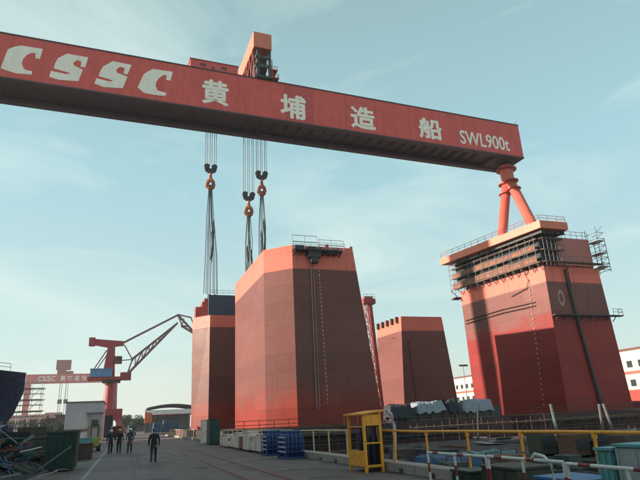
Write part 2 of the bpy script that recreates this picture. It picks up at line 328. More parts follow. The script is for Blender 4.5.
# dock coping: precast units with a scupper under each
cop = struct(bpy.data.objects.new('dock_coping', None)); COL.objects.link(cop); cop.location = (8.72, 0, 0)
um = None
for i in range(62):
    if um is None:
        m = MB(); L_, hw, t0 = 0.99, 0.27, 0.30
        m.box(-hw, hw, -L_, -0.16, 0.0, t0); m.box(-hw, hw, 0.16, L_, 0.0, t0); m.box(-hw, hw, -0.158, 0.158, 0.13, t0-0.004)
        o = m.build('coping_block', CONC, None, bevel=0.015); um = o.data
    else:
        o = bpy.data.objects.new('coping_block', um); COL.objects.link(o)
    o.parent = cop; o.location = (rng.uniform(-0.012, 0.012), 5.0 + i*2.0, 0.002); o.rotation_euler.z = rng.uniform(-0.004, 0.004)

# ------------------------------------------------------------------ rig columns in the dock
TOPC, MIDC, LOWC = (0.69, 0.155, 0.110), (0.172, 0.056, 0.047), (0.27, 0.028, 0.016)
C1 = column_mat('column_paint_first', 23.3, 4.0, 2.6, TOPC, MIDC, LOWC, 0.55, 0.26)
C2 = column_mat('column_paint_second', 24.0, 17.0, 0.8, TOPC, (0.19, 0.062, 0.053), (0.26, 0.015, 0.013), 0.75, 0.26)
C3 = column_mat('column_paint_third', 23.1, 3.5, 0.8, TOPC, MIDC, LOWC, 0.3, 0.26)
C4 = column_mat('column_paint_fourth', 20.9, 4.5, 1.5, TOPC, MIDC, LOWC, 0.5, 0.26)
def ringz(pts, z): return [Vector((x, y, z)) for x, y in pts]
def guardrail(m, pts, h=1.1, step=2.0, r=0.035, closed=False):
    pts = [Vector(p) for p in pts]
    seq = list(zip(pts, pts[1:] + ([pts[0]] if closed else [])))[: len(pts) if closed else len(pts)-1]
    for a, b in seq:
        n = max(1, round((b-a).length/step))
        for i in range(n+1):
            p = a.lerp(b, i/n); m.tube(p, p+Vector((0,0,h)), r, 5)
        for hh in (h, h*0.52): m.tube(a+Vector((0,0,hh)), b+Vector((0,0,hh)), r, 5)
    return m

def draft_marks(m, x0, x1, y, z0, z1, n):
    for i in range(n):
        t = i/(n-1); z = z0+(z1-z0)*t; x = x0+(x1-x0)*t
        m.box(x-0.07, x+0.07, y-0.015, y+0.05, z-0.11-0.05*(i%3), z+0.12)

DMARK = mat('draft_mark_paint', (0.42, 0.36, 0.35), 0.6, 0.3, 1.5, grime=0.6, gcol=(0.18,0.1,0.1))
# first column: A face (-X), chamfer B, C face (-Y)
t1 = thing('rig_column', 'tall rust-red column with chamfered corner, staging brackets and railing on its top', 'rig column', (26, 90, 0.9), 'rig columns in the dry dock')
top = [(19.15,104.6),(19.45,81.4),(23.2,77.9),(33.45,77.9),(34.6,104.6)]
bot = [(19.2,104.6),(19.45,81.4),(23.25,77.9),(36.6,77.9),(38.0,104.6)]
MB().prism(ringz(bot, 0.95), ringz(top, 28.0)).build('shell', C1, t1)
m = MB(); draft_marks(m, 27.5, 27.9, 77.9, 24.6, 4.0, 34); m.build('draft_mark', DMARK, t1)
m = MB(); m.tube((26.1,77.7,26.2),(26.1,77.7,3.0),0.07,6); m.tube((26.55,77.7,26.2),(26.55,77.7,3.0),0.05,6)
for i in range(60): m.bar((26.1,77.7,3.2+i*0.38),(26.55,77.7,3.2+i*0.38),0.035)
m.build('ladder', mat('ladder_steel', (0.33, 0.22, 0.2), 0.6, 0.2, 1.0), t1)
m = MB()
for i in range(9):
    x = 23.4+i*0.95; m.bar((x,78.0,26.4),(x,76.6,26.9),0.16); m.bar((x,77.9,27.9),(x,76.5,26.95),0.12)
for i in range(7):
    m.box(23.1+i*1.15, 24.2+i*1.15, 76.5, 77.8, 26.9+rng.uniform(0,0.05), 27.02+rng.uniform(0,0.1))
m.box(23.4,24.9,76.9,77.8,26.95,27.75); m.box(25.6,27.6,76.8,77.85,25.9,27.6); m.box(28.6,30.6,76.9,77.8,26.6,27.3); m.box(26.0,27.2,76.9,77.85,25.1,25.9)
m.build('staging', DARK, t1)
m = MB(); guardrail(m, [(22.9,76.6,27.0),(26.9,76.6,27.0)], 2.2, 1.9, 0.045); guardrail(m, [(27.2,76.6,27.0),(31.4,76.6,27.0)], 1.7, 1.9, 0.04); guardrail(m, [(23.6,78.6,28.0),(32.4,78.6,28.0)], 0.9, 1.6, 0.035)
m.build('guard_rail', GREY, t1)
m = MB(); m.box(33.1,33.5,78.0,78.3,28.0,28.35); m.box(19.4,19.8,82,82.4,28,28.3); m.box(28.9,29.4,78.1,78.6,28,28.5); m.build('pad_eye', REDD, t1)

# second column, taller, wrapped in scaffold, with a deck plate on top
t2 = thing('rig_column', 'widest red column under an overhanging orange deck, scaffold wrapped round its head', 'rig column', (80, 92, 0.9), 'rig columns in the dry dock')
top = [(70.9,104.5),(74.75,81.4),(88.2,81.4),(89.5,104.5)]
bot = [(71.4,105.0),(74.35,81.4),(89.6,81.4),(91.0,105.0)]
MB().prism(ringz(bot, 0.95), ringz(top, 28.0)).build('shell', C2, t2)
m = MB(); m.prism(ringz([(72.0,103.6),(76.2,82.3),(88.0,82.3),(89.0,103.6)], 28.0), ringz([(72.0,103.6),(76.2,82.3),(88.0,82.3),(89.0,103.6)], 34.4)); m.build('upper_shell', mat('primer_red', (0.36,0.10,0.085),0.6,0.1,0.4,grime=0.2), t2)
m = MB(); m.box(78.6,87.9,82.0,82.298,28.5,34.3); m.build('head_plate', mat('primer_pink', (0.44,0.14,0.12),0.6,0.08,0.4,grime=0.2), t2)
dk = [(67.2,105.5),(72.55,78.0),(79.2,78.0),(79.2,104.5)]
dpl = MB().prism(ringz(dk, 34.5), ringz(dk, 36.0)).build('deck_plate', ORANGE, t2)
m = MB()
for k in range(8):
    a = lerp((68.6,101.5,0),(73.2,79.2,0),k/7); m.box(a.x+0.3, 79.0, a.y-0.2, a.y+0.2, 33.8, 34.498)
for k in range(4): 
    m.bar(lerp((69.0+k*2.2,103.5,34.1),(0,0,0),0), (73.4+k*1.7,78.8,34.1), 0.25, 0.6)
m.build('deck_beam', DARK, dpl)
m = MB(); guardrail(m, [(67.3,105.2,36),(72.65,78.2,36),(79.0,78.2,36),(79.0,86,36)], 1.15, 2.0, 0.045); m.build('guard_rail', REDD, dpl)
# scaffold lifts on the lit side and the front
def aside(t, off): # along the A face
    a = lerp((70.9,104.5,0),(74.75,81.4,0),t); n = Vector((-23.1,-3.85,0)).normalized(); return a + n*off
for li, z in enumerate((28.6, 31.0, 33.2)):
    m = MB()
    for k in range(9):
        a, b = aside(-0.03+k*0.117, 0.3), aside(-0.03+(k+1)*0.117-0.004, 0.3); c = Vector((-1.25,-0.2,0))
        dz = rng.uniform(-0.05,0.05)
        m.add([a+Vector((0,0,z+dz)), b+Vector((0,0,z+dz)), b+c+Vector((0,0,z+dz)), a+c+Vector((0,0,z+dz)), a+Vector((0,0,z+.12+dz)), b+Vector((0,0,z+.12+dz)), b+c+Vector((0,0,z+.12+dz)), a+c+Vector((0,0,z+.12+dz))],
              [(0,3,2,1),(4,5,6,7),(0,1,5,4),(1,2,6,5),(2,3,7,6),(3,0,4,7)])
    m.build('scaffold_deck', WOOD, t2)
    m = MB(); m.box(74.2, 79.5 if li else 88.8, 80.0, 81.2, z, z+0.12); m.build('scaffold_deck', WOOD, t2)
m = MB()
for k in range(13):
    for off in (0.35, 1.5):
        p = aside(-0.05+k*0.087, off); m.tube(p+Vector((0,0,27.6)), p+Vector((0,0,34.4+rng.uniform(-.6,.05))), 0.06, 5)
    a, b = aside(-0.05+k*0.087, 0.0), aside(-0.05+k*0.087, 1.6); m.bar(a+Vector((0,0,27.2)), b+Vector((0,0,28.5)), 0.12)
for z in (28.5, 29.6, 30.9, 32.0, 33.1, 34.2): m.tube(aside(-0.06,1.5)+Vector((0,0,z)), aside(1.02,1.5)+Vector((0,0,z)), 0.06, 5)
for k in range(6):
    a = aside(-0.03+k*0.17, 1.5); b = aside(0.12+k*0.17, 1.5); m.tube(a+Vector((0,0,28.6)), b+Vector((0,0,33.4)), 0.05, 5)
for k in range(6):
    x = 74.4+k*0.95
    for y in (80.05, 81.1): m.tube((x,y,27.8),(x,y,34.3),0.06,5)
for z in (29.7, 30.9, 32.2, 33.4): m.tube((74.2,80.05,z),(79.4,80.05,z),0.05,5)
for k in range(8):
    x = 80+k*1.15; m.tube((x,80.05,28.5),(x,80.05,29.9),0.05,5)
m.tube((79.4,80.05,29.8),(88.9,80.05,29.8),0.05,5)
m.build('scaffold_tube', GREY, t2)
m = MB(); m.box(74.3,78.7,81.2,82.1,28.75,34.4); m.build('gap_shade_sheet', DTARP, t2)  # dark block added behind the front scaffold to make its gaps look shaded
def face_board(t0, t1, off, z0, z1, th, mt, nm):
    a, b = aside(t0, off), aside(t1, off); c = Vector((-1,-0.17,0)).normalized()*th; r = random.Random(int(z0*7)); dz = Vector((0,0,1))
    n = 7
    for k in range(n):
        p, q = a.lerp(b, k/n), a.lerp(b, (k+0.97)/n); e0, e1 = r.uniform(-.15,.15), r.uniform(-.15,.15)
        MB().prism([p+dz*(z0+e0), q+dz*(z0+e0), q+c+dz*(z0+e0), p+c+dz*(z0+e0)], [p+dz*(z1+e1), q+dz*(z1+e1), q+c+dz*(z1+e1), p+c+dz*(z1+e1)]).build(nm, mt, t2)
BOARD = mat('scaffold_board_orange', (0.22, 0.085, 0.05), 0.75, 0.3, 0.8, 0.1, grime=0.5, gcol=(0.08,0.05,0.04))
face_board(-0.02, 1.0, 1.42, 28.75, 29.9, 0.05, BOARD, 'toe_board'); face_board(-0.02, 1.0, 1.42, 31.15, 32.1, 0.05, BOARD, 'toe_board')
a, b = aside(0.0, 0.5), aside(1.0, 0.5); c = Vector((0.15,0.02,0)); MB().prism([v+Vector((0,0,28.75)) for v in (a,b,b+c,a+c)], [v+Vector((0,0,34.3)) for v in (a,b,b+c,a+c)]).build('gap_shade_sheet', DTARP, t2)  # dark sheet added behind the boards, stands in for shade in the gaps
m = MB()   # scaffold tower at the right shoulder
for x in (88.4, 90.2):
    for y in (80.2, 83.0): m.tube((x,y,27.2),(x,y,36.6 if x < 89 else 34.2),0.07,5)
for k in range(7):
    z = 27.6+k*1.3
    m.tube((88.3,80.2,z),(90.3,80.2,z),0.06,5); m.tube((88.4,80.1,z),(88.4,83.1,z),0.06,5); m.tube((90.2,80.1,z),(90.2,83.1,z),0.06,5)
    m.tube((88.4,80.2,z),(90.2,80.2,z+1.3),0.05,5)
for z in (28.2, 31.0, 33.6): m.box(88.35,90.25,80.2,83.0,z,z+0.1)
guardrail(m, [(79.5,82.4,34.4),(88.3,82.4,34.4)], 1.5, 1.5, 0.05)
m.build('scaffold_tower', GREY, t2)
m = MB(); m.box(74.5,91.0,80.3,81.38,18.2,18.42)
for k in range(8): m.bar((75.2+k*2,81.5,17.3),(75.2+k*2,80.4,18.2),0.12)
m.build('ring_walkway', DARK, t2)
m = MB(); guardrail(m, [(88.6,80.35,18.42),(90.95,80.35,18.42),(90.95,81.4,18.42)], 1.2, 1.0, 0.045); m.build('walkway_rail', GREY, t2)
m = MB(); m.path([(79.6,81.2,27.4),(79.7,81.1,24),(80.2,81.1,18),(80.9,81.1,11),(81.9,81.1,1.2)], 0.27, 7); m.path([(80.2,81.2,27.4),(80.1,81.1,20),(81.0,81.1,12),(82.3,81.1,1.2)], 0.13, 6); m.build('hose_bundle', DARK, t2)
m = MB(); m.path([(79.2,81.0,28.4),(79.9,80.8,27.6),(79.5,80.9,26.6),(79.8,81.0,25.4)], 0.22, 6); m.build('red_hose', RBAND, t2)
fm = mat('faint_mark', (0.40, 0.27, 0.26), 0.7, 0.2, 2.0, grime=0.4, gcol=(0.2,0.1,0.1))
m = MB(); n = 20
for k in range(n):
    a, b = 2*math.pi*k/n, 2*math.pi*(k+1)/n
    P = lambda t, s: Vector((77.55+0.72*s*math.cos(t), 81.37, 21.75+1.55*(s if abs(math.sin(t)) < 2 else s)*math.sin(t)))
    q = [P(a,1),P(b,1),P(b,0.68),P(a,0.68)]; m.add(q+[v+Vector((0,0.05,0)) for v in q], [(0,1,2,3),(7,6,5,4),(0,4,5,1),(1,5,6,2),(2,6,7,3),(3,7,4,0)])
m.build('painted_zero', fm, t2)
m = MB()
for i in range(26):
    t = i/25; p = lerp((74.1,85.5,26.0),(74.0,86.6,2.5),t); f = (p.y-81.4)/23.3; xx = (74.75-3.85*f)*(p.z/28)+(74.35-2.95*f)*(1-p.z/28)
    m.box(xx-0.05, xx+0.1, p.y-0.1, p.y+0.1, p.z-0.12-0.05*(i%3), p.z+0.12)
m.build('draft_mark', DMARK, t2)
m = MB()
for z in (20.6, 21.3): m.path([aside(0.02,0.12)+Vector((0,0,z)), aside(0.5,0.12)+Vector((0,0,z+0.4)), aside(0.86,0.12)+Vector((0,0,z+0.2))], 0.09, 5)
m.path([aside(0.80,0.15)+Vector((0,0,27.6)), aside(0.83,0.2)+Vector((0,0,26)), aside(0.8,0.15)+Vector((0,0,24.6)), aside(0.62,0.15)+Vector((0,0,23.8))], 0.08, 5)
m.obox(aside(-0.03,0.5)+Vector((0,0,26.6)), (1.0,0,0), (0,0.6,0), (0.3,0,0.25))
m.build('loose_cable', BROWN, t2)

# third column, farther back
t3 = thing('rig_column', 'plain red column with flat top beside the lattice mast', 'rig column', (77, 141, 0.9), 'rig columns in the dry dock')
top = [(69.9,148.5),(70.9,134.3),(83.8,134.3),(84.4,148.5)]
bot = [(69.0,148.5),(69.3,134.3),(86.2,134.3),(87.0,148.5)]
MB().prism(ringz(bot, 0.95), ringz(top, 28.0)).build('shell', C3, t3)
m = MB()
for k in range(5):
    y = 136.2+k*2.7; x = 70.9-(y-134.3)*0.07; m.box(x-0.7, x+0.1, y-0.35, y+0.35, 26.4, 28.1)
m.build('bracket', DARK, t3)
m = MB(); m.tube((72.4,134.2,21.5),(73.3,134.2,2.0),0.12,6); m.tube((70.2,138,22.6),(70.6,147,22.6),0.06,5); m.build('pipe', DARK, t3)

# fourth column, the load on the slings
t4 = thing('rig_column', 'red column section in the crane slings with a navy box on top', 'rig column', (22, 124, 0.9), 'rig columns in the dry dock')
fp = [(12.95,121.6),(16.15,118.0),(40,118.0),(44,122),(44,128),(40,131.5),(16.15,131.5),(13.6,128.5)]
MB().prism(ringz([(x if x > 15 else x+0.25, y) for x, y in fp], 0.95), ringz(fp, 24.4)).build('shell', C4, t4)
m = MB()
for k in range(6): m.box(13.4+k*0.42, 13.75+k*0.42, 120.9-k*0.35, 124, 24.4, 26.2+rng.uniform(0,2.4))
m.bar((13.5,121.4,24.4),(15.6,120.8,28.2),0.2); m.build('stub_frame', REDD, t4)
bx = MB().box(15.8, 21.9, 118.5, 122.6, 24.4, 29.0).build('ballast_box', NAVY, t4, bevel=0.05)
m = MB(); guardrail(m, [(15.9,118.7,29.0),(21.8,118.7,29.0)], 1.1, 1.5, 0.04); m.build('guard_rail', GREY, bx)
m = MB()
for x in (16.2, 17.6): m.box(x-0.2,x+0.2,121,121.5,29.0,29.7)
m.build('pad_eye', DARK, bx)

# pontoons under the columns
PONT = mat('pontoon_paint', (0.055, 0.022, 0.026), 0.7, 0.4, 0.3, 0.2, grime=0.6, gcol=(0.02,0.015,0.015))
for nm, lab, bxs in (('pontoon', 'dark maroon pontoon carrying the chamfered column and the slung section', (12.2, 46, 72, 150)), ('pontoon', 'dark maroon pontoon under the column with the orange deck', (62, 98, 76, 152))):
    x0, x1, y0, y1 = bxs; t = thing(nm, lab, 'pontoon', ((x0+x1)/2, (y0+y1)/2, ZF), 'rig pontoons on the dock floor')
    MB().prism(ringz([(x0,y0),(x1,y0),(x1,y1),(x0,y1)], ZF), ringz([(x0,y0),(x1,y0),(x1,y1),(x0,y1)], 0.9)).build('hull', PONT, t)
    m = MB(); guardrail(m, [(x0+0.3,y0+0.3,0.9),(x1-0.3,y0+0.3,0.9)], 1.1, 2.0, 0.04); m.build('guard_rail', RUST, t)
    m = MB(); m.tube((x0+0.5,y0-0.25,-0.2),(x1-0.5,y0-0.25,-0.2),0.18,7); m.tube((x0+0.5,y0-0.25,-1.0),(x1-0.5,y0-0.25,-1.0),0.12,7); m.build('pipe', DARK, t)

# ------------------------------------------------------------------ the big gantry crane
YAW = math.atan2(117-112.28, 107.34+28.81); GO = Vector((-28.81, 112.28, 0)); CS, SN = math.cos(YAW), math.sin(YAW)
def G(u, v, z): return Vector((GO.x + u*CS - v*SN, GO.y + u*SN + v*CS, z))      # u along the girder, v across, from the front face
def toG(px, py, v=0.0):
    p = pY(px, py, 115)
    for _ in range(6): p = pY(px, py, GO.y + (p.x-GO.x)*SN/CS + v/CS)
    return ((p.x-GO.x)/CS + v*SN/CS*0, p.z)
def gbox(m, u0, u1, v0, v1, z0, z1): return m.prism([G(u0,v0,z0),G(u1,v0,z0),G(u1,v1,z0),G(u0,v1,z0)], [G(u0,v0,z1),G(u1,v0,z1),G(u1,v1,z1),G(u0,v1,z1)])
gc = thing('gantry_crane', 'huge red gantry crane with white lettering along its girder', 'gantry crane', G(-8, 5, 0))
U0, U1, ZB, ZT, WID = -22.0, 136.3, 72.0, 83.5, 9.6
m = MB(); gbox(m, U0, U1, 0, 0.5, ZB+0.9, ZT); gbox(m, U0, U1, WID-0.5, WID, ZB+0.9, ZT); gbox(m, U0+0.01, U1-0.01, 0.5, WID-0.5, ZB+1.6, ZT-0.05)
gir = m.build('girder', RED, gc)
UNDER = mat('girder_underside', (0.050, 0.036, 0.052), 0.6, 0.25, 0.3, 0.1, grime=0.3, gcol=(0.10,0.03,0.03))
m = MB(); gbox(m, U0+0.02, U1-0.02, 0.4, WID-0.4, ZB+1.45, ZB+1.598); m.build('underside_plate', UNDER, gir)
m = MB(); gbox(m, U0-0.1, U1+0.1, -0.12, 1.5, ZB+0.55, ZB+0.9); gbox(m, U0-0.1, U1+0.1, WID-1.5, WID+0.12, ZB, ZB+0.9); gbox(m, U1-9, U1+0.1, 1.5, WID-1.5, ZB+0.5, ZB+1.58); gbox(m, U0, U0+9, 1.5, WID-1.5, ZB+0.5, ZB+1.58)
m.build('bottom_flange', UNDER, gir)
m = MB()
for k in range(40): gbox(m, U0+11+k*3.4, U0+11.12+k*3.4, 1.5, WID-1.5, ZB+0.7, ZB+1.44)
m.build('stiffener', UNDER, gir)
m = MB(); gbox(m, U0, U1+0.1, -0.15, 0.35, ZT, ZT+0.28); gbox(m, U0, U1+0.1, WID-0.35, WID+0.15, ZT, ZT+0.28); m.build('trolley_rail', DARK, gir)
for u in (-10.5, 1.2, 12.0, 23, 32.4, 41.5, 52, 62.3, 69.8, 79, 88, 98.2, 108, 118.5, 128): m = MB(); gbox(m, u-0.04, u+0.04, -0.018, 0.2, ZB+0.92, ZT-0.02); m.build('web_joint', REDD, gir)
m = MB(); gbox(m, 62.4, 69.7, -0.012, 0.2, ZB+1.0, ZT-0.1); m.build('repainted_panel', mat('crane_red_fresh', (0.52,0.075,0.066),0.55,0.1,0.4,spec=0.3), gir)
m = MB(); guardrail(m, [G(U1-0.2,0.3,ZT+0.28), G(U1-0.2,WID-0.3,ZT+0.28)], 1.1, 2, 0.05); m.build('end_rail', DARK, gir)
# lettering
def letter_poly(pts, name='letter', parent=gir):
    q = [toG(*p) for p in pts]
    fr = [G(u, -0.05, z) for u, z in q]; bk = [G(u, 0.1, z) for u, z in q]
    return MB().prism(fr, bk).build(name, LETTER, parent)
def zm(pts, ox, oy, k=6.4): return [(x/k+ox, y/k+oy) for x, y in pts]
CB = [(5,245),(28,180),(50,125),(90,108),(135,100),(275,122),(255,185),(226,182),(228,150),(205,146),(172,160),(146,190),(140,215),(150,245),(170,258),(207,264),(203,286),(105,278),(50,262)]
SB = [(315,300),(326,262),(430,284),(450,276),(345,247),(352,215),(372,180),(430,152),(565,176),(545,240),(516,236),(522,203),(492,192),(468,212),(474,228),(530,255),(502,328),(380,320)]
letter_poly(zm(CB, 0, 30)); letter_poly(zm(SB, 0, 30))
S2 = [(28,215),(40,181),(130,203),(150,196),(56,167),(64,138),(85,106),(145,72),(266,96),(240,156),(215,152),(222,117),(192,108),(166,128),(174,146),(240,172),(210,245),(90,238)]
C2_ = [(305,240),(325,195),(345,155),(375,135),(405,122),(530,140),(515,196),(486,192),(492,162),(470,160),(444,178),(424,205),(420,232),(432,260),(490,276),(481,294),(415,288),(345,275)]
letter_poly(zm(S2, 90, 50)); letter_poly(zm(C2_, 90, 50))
def text_mesh(body, offset=0.0):
    c = bpy.data.curves.new('t', 'FONT'); c.body = body; c.offset = offset; c.resolution_u = 3
    o = bpy.data.objects.new('t', c); COL.objects.link(o)
    dg = bpy.context.evaluated_depsgraph_get(); me = bpy.data.meshes.new_from_object(o.evaluated_get(dg))
    bpy.data.objects.remove(o); return me
def sign(body, px0, py0, px1, py1, name, off, parent, v=-0.05, fn=None, bold=0.0):
    """fit the lettering into the box between two picture corners on the girder face"""
    me = text_mesh(body, off); vs = [p.co.copy() for p in me.vertices]
    x0, x1 = min(p.x for p in vs), max(p.x for p in vs); y0, y1 = min(p.y for p in vs), max(p.y for p in vs)
    if fn is None: (u0, za), (u1, zb) = toG(px0, py0), toG(px1, py1)
    else: u0, za, u1, zb = px0, py0, px1, py1
    fn = fn or G; org = wpos(parent)
    nv, nf = [], []; pf = [tuple(p.vertices) for p in me.polygons]
    for k, (du, dz) in enumerate(((0,0),(-1,0),(1,0),(0,-1),(0,1)) if bold else ((0,0),)):     # broad brush: the strokes laid five times, 4 mm apart
        o_ = len(nv); nv += [fn(u0+(p.x-x0)/(x1-x0)*(u1-u0)+du*bold, v-0.004*k, za+(p.y-y0)/(y1-y0)*(zb-za)+dz*bold) - org for p in vs]; nf += [tuple(i+o_ for i in q) for q in pf]
    m2 = bpy.data.meshes.new(name); m2.from_pydata(nv, [], nf); m2.materials.append(LETTER)
    bpy.data.meshes.remove(me)
    o = bpy.data.objects.new(name, m2); COL.objects.link(o); o.parent = parent; return o
sign('黄', 202, 102.5, 228.3, 83, 'lettering', 0.012, gir, bold=0.13)
sign('埔', 281, 116.5, 305, 97.5, 'lettering', 0.012, gir, bold=0.13)
sign('造', 351.7, 127, 374, 109.5, 'lettering', 0.012, gir, bold=0.13)
sign('船', 420, 137.2, 440, 120.8, 'lettering', 0.012, gir, bold=0.13)
sign('SWL900t', 461, 143.5, 507.8, 138.2, 'lettering', 0.004, gir, bold=0.06)
# trolley machinery on the girder
def gu(X): return (X-GO.x)/CS
m = MB(); gbox(m, gu(9.9), gu(21.5), 0.45, 6.5, ZT+0.05, 86.3); mh = m.build('machinery_house', RED, gc)
m = MB(); gbox(m, gu(9.7), gu(21.7), 0.3, 6.7, 86.3, 86.5); m.build('roof', REDD, mh)
for u in (gu(12.3), gu(13.0), gu(17.4), gu(18.1)):
    m = MB(); gbox(m, u, u+0.55, 0.40, 0.5, 84.75, 85.5); m.build('window', GLASS, mh)
m = MB(); gbox(m, gu(15.1), gu(15.6), 0.40, 0.5, 83.6, 85.0); m.build('door', DARK, mh)
ua, ub = gu(25.1), gu(29.8)
m = MB()
gbox(m, ua, ub, -1.5, 18.0, 96.0, 96.5); gbox(m, ua, ua+0.25, -1.5, 18.0, 91.9, 96.0); gbox(m, ub-0.25, ub, -1.5, 18.0, 91.9, 96.0); gbox(m, ua+0.25, ub-0.25, -1.5, -1.25, 92.0, 96.0)
tr = m.build('trolley_hood', ORANGE, gc)
m = MB()
for k in range(7): gbox(m, ua+0.05, ua+0.55, 0.6+k*2.7, 1.0+k*2.7, 90.8, 91.9)
for k in range(5): m.bar(G(ua+0.4, 0.5+k*3.2, 90.9), G(ua+1.2, 1.5+k*3.2, 84.0), 0.35)
for k in range(4): m.bar(G(ua+0.3, 0.4+k*3.6, 91.9), G(ua+0.3, 3.4+k*3.6, 84.0), 0.28)
m.build('brace', REDD, tr)
m = MB()
for u, v in ((ua+1.3,-0.6),(ub-0.4,-0.6),(ua+1.3,8.8),(ub-0.4,8.8),(ub-0.4,4.2)): gbox(m, u-0.35, u+0.35, v-0.3, v+0.3, ZT+0.28, 92.0)
gbox(m, ua+1.2, ub-0.3, 1.2, 8.4, ZT+0.5, 85.6); gbox(m, ua+1.6, ub-0.8, 0.4, 8.0, 86.6, 91.2); gbox(m, ua+0.9, ub+0.2, -0.8, 9.8, ZT+0.28, ZT+0.9)
m.build('trolley_frame', DARK, tr)
m = MB()
for k in range(3): m.tube(G(ua+1.0+k*1.2, -0.9, 87.2), G(ua+1.0+k*1.2, 0.4, 87.2), 0.55, 12)
m.tube(G(ua+0.6,-0.7,89.7), G(ub-0.2,-0.7,89.7), 0.5, 10); m.build('winch_drum', mat('machine_green', (0.035,0.06,0.055),0.5,0.2,1.0,grime=0.3), tr)
m = MB(); gbox(m, ub-0.2, ub+2.0, -1.0, 2.5, ZT+0.6, ZT+0.8); guardrail(m, [G(ub-0.1,-0.9,ZT+0.8), G(ub+1.9,-0.9,ZT+0.8), G(ub+1.9,2.4,ZT+0.8)], 1.1, 1.0, 0.05)
gbox(m, ub-0.1, ub+1.7, -0.9, 2.0, ZT+3.0, ZT+3.15); guardrail(m, [G(ub,-0.8,ZT+3.15), G(ub+1.6,-0.8,ZT+3.15)], 1.0, 0.8, 0.05); m.bar(G(ub+0.2,-0.8,ZT+0.8), G(ub+0.2,-0.8,89.5), 0.18); m.build('side_platform', REDD, tr)
# legs: twin tubes with collars on the far side of the dock, an unseen box leg on the near side, placed for where its shadow falls
LU, LV = gu(104.8), 5.2
lg = MB(); 
for s in (-1, 1):
    lg.tube(G(LU, LV+s*0.9, 66.5), G(LU, LV+s*24.0, 2.2), 1.4, 14, 1.65)
leg = lg.build('twin_leg', LEGM, gc, smooth=False)
for p in leg.data.polygons: p.use_smooth = len(p.vertices) == 4
m = MB(); gl = G(LU, LV, 0)
m.tube((gl.x,gl.y,66.3),(gl.x,gl.y,72.0),1.9,16); m.build('leg_head', LEGM, leg, smooth=False)
MB().tube((gl.x,gl.y,70.6),(gl.x,gl.y,71.0),3.0,16).build('collar', REDD, leg)
for s in (-1,1):
    c = G(LU, LV+s*1.15, 66.4); MB().tube(c, c+Vector((0,0,0.35)), 2.2, 14).build('collar', REDD, leg); c2 = G(LU, LV+s*1.9, 63.6); MB().tube(c2, c2+Vector((0,0,0.35)), 2.0, 14).build('collar', REDD, leg)
for s in (-1, 1):
    m = MB(); c = G(LU, LV+s*24.0, 0); m.box(c.x-1.6,c.x+1.6,c.y-6,c.y+6,1.0,2.4)
    for k in range(6): m.tube((c.x-0.4,c.y-5+k*2,0.55),(c.x+0.4,c.y-5+k*2,0.55),0.5,12)
    m.build('bogie', REDD, leg)
m = MB(); gbox(m, -11.4, -6.6, 2.0, 12.7, 66.0, 71.98); m.prism([G(-9+d, 11.0+e, 2.2) for d, e in ((-2.0,-1.6),(2.0,-1.6),(2.0,1.6),(-2.0,1.6))], [G(-9+d, 11.0+e, 66.5) for d, e in ((-2.3,-1.65),(2.3,-1.65),(2.3,1.65),(-2.3,1.65))])
ll = m.build('box_leg', RED, gc)
m = MB(); c = G(-9, 11.0, 0); m.box(c.x-1.8,c.x+1.8,c.y-14,c.y+14,1.0,2.6)
for k in range(12): m.tube((c.x-0.4,c.y-12.5+k*2.25,0.55),(c.x+0.4,c.y-12.5+k*2.25,0.55),0.5,12)
m.build('bogie', REDD, ll)
# hook blocks with their falls, and the slings
def hook(X, Y, z, hs, lab, nf=6):
    t = thing('hook_block', lab, 'hook block', (X, Y, z-3.6), 'crane hook blocks')
    m = MB()
    for k in range(nf):
        x = X + (-1.35 + 2.7*(k/(nf-1))); m.tube((x, Y+(0.3 if k%2 else -0.3), z+0.9), (x*0.985+X*0.015, Y+(0.3 if k%2 else -0.3), 72.4), 0.075, 5)
    m.build('hoist_rope', ROPE, t)
    m = MB()
    for s in (-1, 1): m.tube((X+s*0.9,Y-0.45,z+0.62),(X+s*0.9,Y+0.45,z+0.62),0.66,14)
    m.build('sheave', DARK, t)
    m = MB(); m.prism([Vector((X+a, Y-0.3, z+b)) for a, b in ((-1.6,0.9),(-1.3,-0.5),(-0.5,-1.0),(0.5,-1.0),(1.3,-0.5),(1.6,0.9),(0.9,0.9),(0.7,0.15),(-0.7,0.15),(-0.9,0.9))],
                      [Vector((X+a, Y+0.3, z+b)) for a, b in ((-1.6,0.9),(-1.3,-0.5),(-0.5,-1.0),(0.5,-1.0),(1.3,-0.5),(1.6,0.9),(0.9,0.9),(0.7,0.15),(-0.7,0.15),(-0.9,0.9))]); m.build('cheek_plate', DARK, t)
    m = MB(); m.tube((X,Y,z-0.9),(X,Y,z-1.7),0.35,8)
    pts = [(0,-1.6),(0.05,-2.2),(0.6,-2.8),(0.75,-3.5),(0.35,-4.2),(-0.35,-4.35),(-0.9,-3.9),(-0.95,-3.3)]
    m.path([(X+a,Y,z+b*hs) for a, b in pts], [0.4,0.45,0.5,0.5,0.5,0.45,0.38,0.2], 8); m.path([(X-a*0.9,Y+0.3,z+b*hs) for a, b in pts], [0.4,0.45,0.5,0.5,0.5,0.45,0.38,0.2], 8); m.build('hook', HOOKM, t)
    return z-4.0*hs
